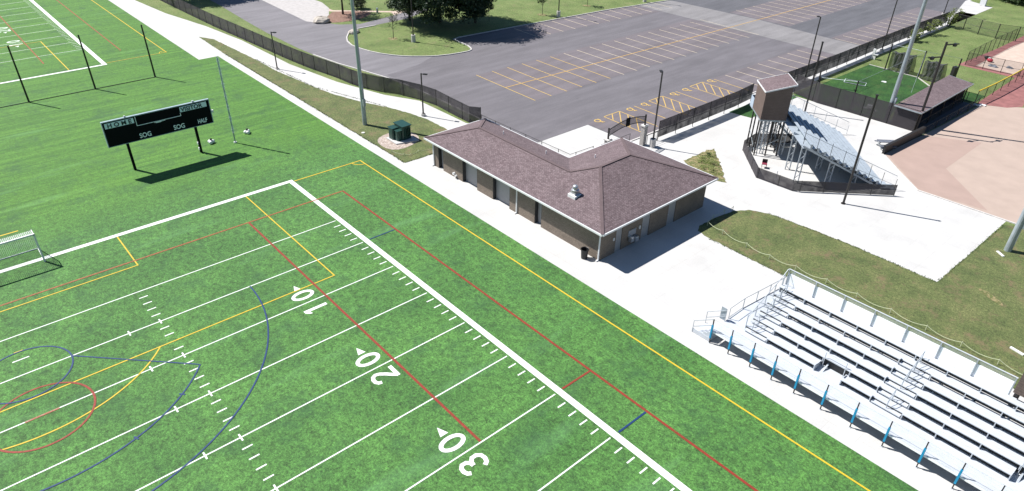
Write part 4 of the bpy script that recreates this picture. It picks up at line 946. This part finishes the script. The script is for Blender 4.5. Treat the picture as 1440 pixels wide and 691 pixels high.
# ------------------------------------------------------------------ small bleacher (rotated 45 degrees)
def small_bleacher():
    """local frame: +x forward (down the rows), +y = to the far side; world = rotate 45 deg"""
    base_s, base_t = 38.9, -24.0
    # forward unit (1,1)/r2 ; local y unit = (-1,1)/r2 -> world t = -(y)
    r2 = math.sqrt(2)
    def wpt(s_, t_): return ((s_+t_)/r2, (s_-t_)/r2)
    O = wpt(46.0, -17.5)
    t = thing('small_bleacher', 'steep aluminium bleacher on trusses facing the clay infield', 'bleacher', (*O, 0), R(45))
    def L(s_, t_, z): return (s_-46.0, -(t_+17.5), z)     # local coordinates
    def B(mb, s0, t0, z0, s1, t1, z1): a = L(s0, t0, z0); c = L(s1, t1, z1); mb.box(a, c)
    TN, TF = -11.0, -24.2
    rows = 11; P = .708; RI = .347; s0 = 42.88; z0 = 4.25
    st = MB(); fb = MB(); br = MB(); rs = MB()
    for r in range(rows):
        s_ = s0+r*P; z = z0-r*RI
        for a, c in ((TN, -17.48), (-17.52, TF)):
            B(st, s_-.14, a, z-.04, s_+.14, c, z)
            n = 4; br = MB(); B(br, s_-.04, a, z-.09, s_+.04, c, z-.042)
            for k in range(n):
                y = a+(c-a)*k/(n-1)*.985; B(br, s_-.10, y-.03, z-.40, s_+.10, y+.03, z-.045)
            br.build('seat_support', 'alu_dull', t)
        B(fb, s_+.12, TN, z-.46, s_+.40, TF, z-.42); B(fb, s_+.41, TN, z-.46, s_+P+.10, TF, z-.42); B(rs, s_+.10, TN, z-.42, s_+.118, TF, z-.42+RI-.05)
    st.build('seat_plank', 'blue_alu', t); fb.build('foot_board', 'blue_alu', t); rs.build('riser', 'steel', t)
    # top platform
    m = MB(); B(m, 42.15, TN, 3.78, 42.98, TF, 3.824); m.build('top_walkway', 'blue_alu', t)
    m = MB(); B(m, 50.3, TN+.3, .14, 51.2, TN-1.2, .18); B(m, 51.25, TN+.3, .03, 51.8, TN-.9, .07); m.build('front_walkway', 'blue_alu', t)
    # stringers and trusses
    for k, y in enumerate((TN-.05, -14.3, -17.5, -20.7, TF+.05)):
        m = MB(); m.bar(L(42.1, y, 4.03), L(50.1, y, .13), .10, .18)
        for r in range(rows): s_ = s0+r*P+.2; z = z0-r*RI; m.bar(L(s_, y, z-.56), L(s_, y, z-.47), .06)
        m.build('stringer', 'alu_dull', t)
    for s_, h in ((42.4, 3.82), (45.4, 2.34), (47.8, 1.17)):
        for y in (TN-.35, -14.3, -17.5, -20.7, TF+.3):
            m = MB(); w = .22
            m.bar(L(s_-w, y, 0), L(s_-w, y, h), .09); m.bar(L(s_+w, y, 0), L(s_+w, y, h-.2), .09)
            n = max(2, int(h/.5))
            for k in range(n):
                a, c = (s_-w, s_+w) if k % 2 else (s_+w, s_-w); m.bar(L(a, y, h*.9*k/n), L(c, y, h*.9*(k+1)/n), .05)
            m.build('truss_column', 'alu_dull', t)
        m = MB(); m.bar(L(s_, TN-.3, h-.1), L(s_, TF+.3, h-.1), .12); m.build('cross_beam', 'alu_dull', t)
    # side guards
    for y in (TN+.12, TF-.12):
        g = MB(); rr = MB()
        rr.bar(L(41.8, y, 5.5), L(51.6, y, .9 if 0 else 1.42), .05, n=6); rr.bar(L(41.8, y, 4.2), L(51.6, y, .45), .04, n=6)
        for k in range(8):
            s_ = 42.0+k*1.38; zz = 4.25-(s_-42.88)*.49; m = MB(); m.bar(L(s_, y, zz-.35), L(s_, y, zz+1.15), .05, n=6); m.build('guard_post', 'darksteel' if y > -20 else 'alu_dull', t)
        rr.build('guard_rail', 'alu_dull', t)
        g.face([L(41.8, y, 4.2), L(51.6, y, .45), L(51.6, y, 1.40), L(41.8, y, 5.48)]); g.build('guard_mesh', 'faint', t)
    return wpt, L
wpt, L_ = small_bleacher()
# press box on stilts
def stilt_box():
    r2 = math.sqrt(2); O = wpt(40.9, -19.1)
    t = thing('press_box', 'brown siding press box on stilts above the small bleacher', 'press box', (*O, 0), R(45))
    def L(s_, t_, z): return (s_-40.9, -(t_+19.1), z)
    def F(mb, pts): mb.face(pts)
    s0, s1, ta, tb, zf = 39.6, 42.2, -17.4, -20.8, 4.0
    w = MB()
    zr0, zr1 = 6.95, 7.65
    a, b_, c, d_ = L(s0, ta, 0), L(s1, ta, 0), L(s1, tb, 0), L(s0, tb, 0)
    def q(p, z): return (p[0], p[1], z)
    F(w, [q(a, zf), q(b_, zf), q(b_, zr1), q(a, zr0)]); F(w, [q(b_, zf), q(c, zf), q(c, zr1), q(b_, zr1)]); F(w, [q(c, zf), q(d_, zf), q(d_, zr0), q(c, zr1)]); F(w, [q(d_, zf), q(a, zf), q(a, zr0), q(d_, zr0)]); F(w, [q(a, zf), q(d_, zf), q(c, zf), q(b_, zf)])
    w.build('wall', 'siding', t)
    r = MB(); e = .10; A = L(s0-e, ta+e, zr0-.05); Bq = L(s1+.28, ta+e, zr1+.08); C = L(s1+.28, tb-e, zr1+.08); D = L(s0-e, tb-e, zr0-.05)
    F(r, [D, C, Bq, A][::-1] if 0 else [A, Bq, C, D]); up = .10
    r2_ = MB(); U = [(p[0], p[1], p[2]+up) for p in (A, Bq, C, D)]
    r2_.face([U[0], U[1], U[2], U[3]]); r2_.face([A, D, C, Bq])
    r2_.build('roof', 'shingle', t)
    f = MB(); P4 = [A, Bq, C, D]
    for i in range(4):
        p, q_ = P4[i], P4[(i+1) % 4]; f.face([p, q_, (q_[0], q_[1], q_[2]+up), (p[0], p[1], p[2]+up)]); f.bar((p[0], p[1], p[2]+up/2), (q_[0], q_[1], q_[2]+up/2), .05, .14)
    f.build('fascia', 'trim', t)
    fl = MB(); fl.box(L(s0, ta, zf-.16), L(s1, tb, zf-.01)); fl.build('floor_beam', 'steel', t)
    wn = MB(); wn.box(L(s1+.005, ta-.3, 5.2), L(s1+.04, tb+.3, 6.4)); wn.build('window', 'black', t)
    for s_, ts in ((42.05, (-17.45, -18.3, -19.7, -20.7)), (39.75, (-17.45, -18.2, -19.6, -20.7)), (40.9, (-17.45, -20.7)), (44.0, (-16.0,))):
        for y in ts[:4]:
            if s_ == 44.0: continue
            m = MB(); m.bar(L(s_, y, 0), L(s_, y, zf-.16), .12); m.build('leg', 'darksteel', t)
    m = MB()
    m.bar(L(42.05, -17.45, .3), L(42.05, -20.7, 3.4), .05); m.bar(L(42.05, -20.7, .3), L(42.05, -17.45, 3.4), .05); m.bar(L(39.75, -17.45, .3), L(39.75, -20.7, 1.6), .05); m.bar(L(39.75, -17.45, .6), L(42.05, -17.45, 2.0), .05); m.bar(L(39.75, -20.7, .3), L(42.05, -20.7, 2.6), .05)
    m.build('cross_brace', 'steel', t)
    # landing and stair on the far side
    m = MB(); m.box(L(39.6, -20.85, 3.8), L(41.2, -22.0, 3.9)); m.build('landing', 'alu_dull', t)
    m = MB(); m.box(L(39.58, -20.85, 3.9), L(39.62, -22.0, 5.0)); m.box(L(39.6, -22.0, 3.9), L(41.2, -22.04, 5.0)); m.build('landing_panel', 'pale_panel', t)
    m = MB()
    for k in range(14): m.box(L(41.2+k*.27, -20.95, 3.6-k*.26), L(41.5+k*.27, -21.95, 3.66-k*.26))
    m.build('stair', 'alu_dull', t)
    for y in (-17.9, -19.2):
        m = MB(); w_ = .16
        for dx in (-w_, w_): m.bar(L(40.6+dx, y, 0), L(40.6+dx, y, 3.8), .08)
        for k in range(7): m.bar(L(40.6+(-w_ if k % 2 else w_), y, k*.54), L(40.6+(w_ if k % 2 else -w_), y, (k+1)*.54), .04)
        m.build('truss_column', 'alu_dull', t)
MT['pale_panel'] = simple('pale_panel', (.35, .42, .50), .6)
stilt_box()
# mesh enclosure around the small bleacher
pts = [(15.6, 45.2), (14.2, 43.0), (14.2, 40.9), (14.49, 40.53), (18.84, 35.99), (22.66, 36.13), (29.4, 42.9)]
fence('mesh_fence', 'low dark privacy mesh fence wrapping the base of the small bleacher', [(16.6, 46.2), (14.0, 43.2), (14.3, 40.6), (18.84, 35.95), (22.66, 36.13), (29.4, 42.9)], 1.12, posts=2.2, postr=.03)
t = thing('folding_chair', 'red and black folding chair under the stilted press box', 'chair', (18.1, 38.6, 0), R(30))
MB().box((-.25, -.25, .42), (.25, .25, .46)).build('seat', 'chair_red', t); MB().box((-.25, .22, .46), (.25, .26, .85)).build('backrest', 'rubber', t)
for sx in (-.22, .22):
    for sy in (-.22, .22): MB().bar((sx, sy, 0), (sx, sy, .42), .03).build('leg', 'darksteel', t)
t = thing('white_bollard', 'small white stanchion under the stilted press box by the mesh fence', 'stanchion', (20.3, 37.2, 0))
MB().cyl((0, 0, 0), (0, 0, .9), .05).build('post', 'trim', t); MB().cyl((0, 0, 0), (0, 0, .05), .2).build('base', 'trim', t)
# picnic table behind the bleacher
t = thing('picnic_table', 'grey bench table on the plaza beyond the small bleacher', 'table', (23.8, 53.4, 0), R(45))
MB().box((-.9, -.38, .72), (.9, .38, .77)).build('tabletop', 'tarp', t); MB().box((-.9, -.85, .42), (.9, -.6, .46)).build('bench', 'tarp', t); MB().box((-.9, .6, .42), (.9, .85, .46)).build('bench', 'tarp', t)
for x in (-.65, .65): MB().bar((x, -.7, 0), (x, .3, .72), .05).bar((x, .7, 0), (x, -.3, .72), .05).bar((x, -.72, .4), (x, .72, .4), .05).build('leg', 'steel', t)

# ------------------------------------------------------------------ bullpen things
t = thing('equipment_bag', 'red equipment bag lying in the sandy bullpen', 'bag', (19.9, 96.6, .03)); MB().ball((0, 0, .25), .42, 8, .55).build('sack', 'redcloth', t); MB().path([(-.3, 0, .4), (0, 0, .6), (.3, 0, .4)], .05).build('strap', 'darksteel', t)
t = thing('equipment_bag', 'black and white equipment bag beside the red bag in the bullpen', 'bag', (19.1, 97.9, .03)); MB().ball((0, 0, .22), .40, 8, .55).build('sack', 'rubber', t); MB().ball((.45, -.2, .18), .25, 8, .6).build('pouch', 'white_plastic', t)
def tarp(label, x, y, s_):
    b = MB(); rnd = random.Random(x*7+y); n = 12; c = (0, 0, .22)
    rim = [(s_*rnd.uniform(.7, 1.2)*math.cos(2*PI*k/n), s_*.7*rnd.uniform(.7, 1.2)*math.sin(2*PI*k/n), .03) for k in range(n)]
    mid = [(p[0]*.55, p[1]*.55, rnd.uniform(.12, .30)) for p in rim]
    for k in range(n):
        j = (k+1) % n; b.face([rim[k], rim[j], mid[j], mid[k]]); b.face([mid[k], mid[j], c])
    tag(b.build('tarp', 'tarp', loc=(x, y, .02)), label, 'tarp', 'crumpled grey tarps on the bullpen sand')
tarp('crumpled grey tarp nearest the red bag on the bullpen sand', 21.0, 94.6, .75); tarp('crumpled grey tarp near the outfield end of the bullpen sand', 22.9, 95.7, .55); tarp('large crumpled grey tarp at the far right of the bullpen', 23.2, 108, 1.6)
t = thing('utility_box', 'white utility cabinet beside the far walkway corner', 'cabinet', (6.1, 134.4, 0)); MB().box((-.5, -.3, .1), (.5, .3, 1.5)).build('cabinet_body', 'trim', t); MB().box((-.6, -.4, 0), (.6, .4, .1)).build('base', 'kerb', t)
t = thing('seat_pads', 'pile of pale pads at the near end of the outfield fence', 'pads', (25.6, 75.4, .02)); MB().box((-.5, -.2, 0), (.3, .3, .12)).build('pad', 'trim', t); MB().box((0, .4, 0), (.7, .8, .12)).build('pad', 'white_plastic', t)

# ------------------------------------------------------------------ rocks, trees, shrubs
def rock(label, x, y, r, seed):
    rnd = random.Random(seed); b = MB(); n = 9; rings = []
    for j, (rr, z) in enumerate(((1.0, 0), (1.08, .28), (.92, .55), (.55, .78), (0, .85))):
        rings.append([(r*1.25*rr*rnd.uniform(.85, 1.12)*math.cos(2*PI*k/n), r*rr*rnd.uniform(.85, 1.12)*math.sin(2*PI*k/n), r*z*rnd.uniform(.9, 1.05)) for k in range(n)])
    for a, c in zip(rings, rings[1:]):
        for k in range(n): j = (k+1) % n; b.face([a[k], a[j], c[j], c[k]])
    tag(b.build('boulder', 'rock', loc=(x, y, 0)), label, 'boulder', 'limestone boulders at the drive entrance').rotation_euler[2] = seed
rock('large pale boulder at the corner of the gravel drive', -59.3, 30.1, 1.15, 1); rock('small boulder on the tip of the grass island', -50.4, 31.0, .75, 2)
def crown(b, lobes, n, leaf, rnd):
    """leaf quads scattered through many small clumps"""
    tot = sum(l[3]**2 for l in lobes)
    for cx, cy, cz, r in lobes:
        m = int(n*r*r/tot); nc = max(5, m//40)
        for _ in range(nc):
            while True:
                d = Vector((rnd.uniform(-1, 1), rnd.uniform(-1, 1), rnd.uniform(-.85, 1)))
                if .25 < d.length < 1: break
            c = Vector((cx, cy, cz))+d*r; cr = r*rnd.uniform(.12, .26)
            for _ in range(m//nc):
                p = c+Vector((rnd.gauss(0, 1), rnd.gauss(0, 1), rnd.gauss(0, .6)))*cr
                u = Vector((rnd.gauss(0, 1), rnd.gauss(0, 1), rnd.gauss(0, .7))).normalized()
                v = u.cross(Vector((rnd.gauss(0, 1), rnd.gauss(0, 1), rnd.gauss(0, 1)))).normalized(); s_ = leaf*rnd.uniform(.6, 1.3)
                b.face([p-u*s_, p-v*s_*.5, p+u*s_, p+v*s_*.5], [(0, 0), (1, 0), (1, 1), (0, 1)])
def tree(name, label, x, y, th, tr, lobes, n, leaf, mat, seed, group=None, cat='tree'):
    rnd = random.Random(seed); t = thing(name, label, cat, (x, y, 0), group=group)
    b = MB(); b.cyl((0, 0, 0), (rnd.uniform(-.1, .1), rnd.uniform(-.1, .1), th), tr, tr*.65, 9)
    for cx, cy, cz, r in lobes: b.cyl((0, 0, th*.92), (cx*.8, cy*.8, cz), tr*.45, tr*.12, 6)
    b.build('trunk', 'bark', t)
    c = MB(); crown(c, lobes, n, leaf, rnd); c.build('crown', mat, t)
    return t
def lobes(rnd, n, R0, h0, h1, r0, r1):
    out = []
    for k in range(n):
        a = 2*PI*k/n+rnd.uniform(-.3, .3); d = R0*math.sqrt(rnd.uniform(.15, 1)); out.append((d*math.cos(a), d*math.sin(a), rnd.uniform(h0, h1), rnd.uniform(r0, r1)))
    return out
rn = random.Random(11)
tree('shade_tree', 'large dark shade tree whose shadow falls over the parking lot edge', -47.6, 45.6, 3.0, .42, [(a+1.2, b-.6, c, d) for a, b, c, d in lobes(rn, 24, 6.0, 4.4, 13.5, 2.4, 3.3)]+[(5.2, .0, 3.6, 2.5), (3.5, -4.5, 3.4, 2.3), (-2.5, -4.5, 3.4, 2.2), (5.5, 4, 4.0, 2.5), (6.5, -2, 9, 2.8), (6, 3, 11, 2.8)], 85000, .21, 'leaf_dark', 3)
tree('shade_tree', 'dark tree behind the island lamp, left of the largest tree', -51.5, 42.3, 2.0, .22, lobes(rn, 8, 2.2, 2.8, 6.5, 1.3, 1.9), 12000, .15, 'leaf_dark', 4)
tree('shade_tree', 'dark tree right of the largest tree at the lawn edge', -43.4, 50.0, 2.0, .22, lobes(rn, 8, 2.2, 2.6, 6.5, 1.3, 1.9), 12000, .15, 'leaf_dark', 9)
tree('young_tree', 'brown-leaved tree in the mulch bed by the gravel drive', -61.7, 35.4, 2.6, .20, lobes(rn, 7, 2.2, 3.6, 6.0, 1.0, 1.6), 6500, .12, 'leaf_mid', 5)
tree('round_shrub', 'round dark shrub behind the pale light pole at the top edge', -63.5, 39.2, .5, .12, [(0, 0, 1.5, 1.3), (.4, .3, 1.0, 1.1), (-.3, .2, 2.2, .9)], 3500, .10, 'leaf_dark', 6, cat='shrub')
def sapling(label, x, y, h, seed, leafy=1):
    rnd = random.Random(seed); t = thing('sapling', label, 'young tree', (x, y, 0), group='staked young trees on the grass')
    b = MB(); b.cyl((0, 0, 0), (0, 0, h*.8), .05, .025, 6)
    tips = []
    for k in range(16):
        a = rnd.uniform(0, 2*PI); z = h*rnd.uniform(.35, .8); r = h*rnd.uniform(.10, .24); e = (r*math.cos(a), r*math.sin(a), z+h*.2*rnd.uniform(.6, 1.1)); b.cyl((0, 0, z), e, .022, .008, 4); tips.append(e)
    b.build('trunk', 'twig', t)
    c = MB(); crown(c, [(e[0]*.8, e[1]*.8, e[2], h*.09) for e in tips], int(2200*leafy), .07, rnd); c.build('crown', 'leaf_mid', t)
sapling('nearly bare sapling on the grass island left of the lamp', -43.9, 34.2, 4.2, 1, .35); sapling('leafy sapling on the lawn beside the largest tree', -42.6, 52.3, 4.8, 2, 1.8); sapling('sapling on mulch left of the lamp by the top stalls', -40.4, 62.6, 4.2, 3, 1.3); sapling('thin sapling furthest along the top row of stalls', -40.15, 73.7, 3.8, 4, .8)
t = thing('marker_post', 'small grey marker post beside the gravel path', 'post', (-58.8, 40.5, 0)); MB().box((-.18, -.1, 0), (.18, .1, .8)).build('panel', 'steel', t); MB().box((-.22, -.14, .8), (.22, .14, .86)).build('cap', 'steel', t)
tree('shade_tree', 'dark leafy tree above the top left corner shading the mesh fence', -92.0, 16.5, 3.0, .35, lobes(rn, 11, 4.2, 7.0, 12, 1.9, 2.6), 16000, .2, 'leaf_dark', 8)
for i, (x, y, lb) in enumerate(((-89, 21.5, 'dark leafy tree beyond the top left corner, beside the road'),)):
    tree('shade_tree', lb, x, y, 3.0, .3, lobes(rn, 9, 3.6, 6.5, 11, 1.8, 2.4), 12000, .2, 'leaf_dark', 20+i)
for i, (x, y, s_, lb) in enumerate(((5.5, 143.5, 2.2, 'left end'), (9.2, 142.2, 2.0, 'middle'), (12.6, 141.2, 2.4, 'right end'), (17, 141.5, 2.6, 'far right beyond the photo'))):
    tree('hedge_shrub', 'large green shrub of the top right thicket, '+lb, x, y, .5, .15, [(0, 0, 1.2, s_), (1.4, .6, 1.6, s_*.8), (-1.3, .4, 1.3, s_*.8)], 5200, .16, 'leaf_mid', 30+i, 'shrubs in the top right thicket', 'shrub')
for i, (x, y, h, lb) in enumerate(((8.1, 104.8, 2.4, 'yellow-green weedy shrub at the fence right of the pale light pole'), (8.2, 112.6, 2.8, 'yellow-green weedy shrub at the far end of the parking lot fence'), (8.2, 98.6, 1.8, 'yellow-green weedy shrub at the fence left of the pale light pole'))):
    tree('weedy_shrub', lb, x, y, .4, .04, [(0, 0, h*.6, h*.45), (.3, .6, h*.8, h*.35), (-.2, -.5, h*.5, h*.35)], 1300, .10, 'leaf_yellow', 40+i, 'yellow-green weedy shrubs along the fence', 'shrub')
# ground cover in the triangular bed by the plaza
b = MB(); rnd = random.Random(5); crown(b, [(12.9, 35.5, .15, .9), (13.6, 34.2, .15, 1.0), (14.9, 33.6, .15, 1.0), (13.0, 36.9, .12, .7), (16.2, 33.0, .1, .7), (14.2, 35.0, .15, .9)], 5200, .06, rnd)
b2 = MB()
for f_ in b.f:
    P_ = [b.v[i] for i in f_]
    if all(p.z > .03 for p in P_) and P_[0].x < 17.4 and P_[0].x+P_[0].y < 50.4: b2.face([(p.x, p.y, min(p.z, .03+(p.z-.03)*.45)) for p in P_], [(0, 0), (1, 0), (1, 1), (0, 1)])
struct(b2.build('ground_cover', 'leaf_yellow'), 'stuff')
# grass tufts along the lawn edges so the borders are not knife-clean
b = MB(); rnd = random.Random(8)
edges = [((22.7, 22.65), (46, 22.5)), ((31.4, 31.1), (37.9, 31.0)), ((37.95, 31.2), (38.2, 45)), ((23.6, 30.5), (31.4, 31.1)), ((-52, 10.95), (-5.9, 10.95)), ((-5.85, 11), (-5.85, 19)), ((-47, 13.35), (-32, 14.35)), ((-32, 14.35), (-20, 17.9))]
for p, q in edges:
    L = math.hypot(q[0]-p[0], q[1]-p[1])
    for k in range(int(L*22)):
        u = rnd.random(); x = p[0]+(q[0]-p[0])*u+rnd.gauss(0, .06); y = p[1]+(q[1]-p[1])*u+rnd.gauss(0, .06); a = rnd.uniform(0, PI); h = rnd.uniform(.04, .11); dx, dy = math.cos(a)*.035, math.sin(a)*.035
        b.face([(x-dx, y-dy, .02), (x+dx, y+dy, .02), (x+rnd.gauss(0, .04), y+rnd.gauss(0, .04), .02+h)], [(0, 0), (1, 0), (.5, 1)])
struct(b.build('grass_tufts', 'leaf_mid'), 'stuff')

# ------------------------------------------------------------------ light, sky, camera
az = R(27); el = R(52.8)
sun = bpy.data.lights.new('sun', 'SUN'); sun.energy = 5.0; sun.angle = R(.5); sun.color = (1, .965, .92)
so = bpy.data.objects.new('sun', sun); COL.objects.link(so)
dirv = Vector((math.cos(az)*math.cos(el), math.sin(az)*math.cos(el), -math.sin(el)))
so.rotation_euler = dirv.to_track_quat('-Z', 'Y').to_euler(); so.location = (0, 0, 80)
w = bpy.data.worlds.new('World'); S.world = w; w.use_nodes = True; nt = w.node_tree
bg = nt.nodes['Background']; sk = nt.nodes.new('ShaderNodeTexSky'); sk.sky_type = 'NISHITA'; sk.sun_disc = False; sk.ozone_density = 7; sk.dust_density = .3; sk.air_density = 1.3
sk.sun_elevation = el; sv = -dirv; sk.sun_rotation = math.atan2(sv.x, sv.y)
nt.links.new(sk.outputs['Color'], bg.inputs['Color']); bg.inputs['Strength'].default_value = .05
cam = bpy.data.cameras.new('camera'); co = bpy.data.objects.new('camera', cam); COL.objects.link(co)
co.location = (48.6240, -22.8217, 30.6173); co.rotation_euler = (1.002580, -0.016094, 0.853137)
cam.sensor_width = 36; cam.lens = 24.1400
cam.clip_start = .5; cam.clip_end = 3000
S.camera = co
S.view_settings.view_transform = 'Standard'; S.view_settings.look = 'None'; S.view_settings.gamma = 1; S.view_settings.exposure = .72
try: S.view_settings.use_curve_mapping = False
except Exception: pass
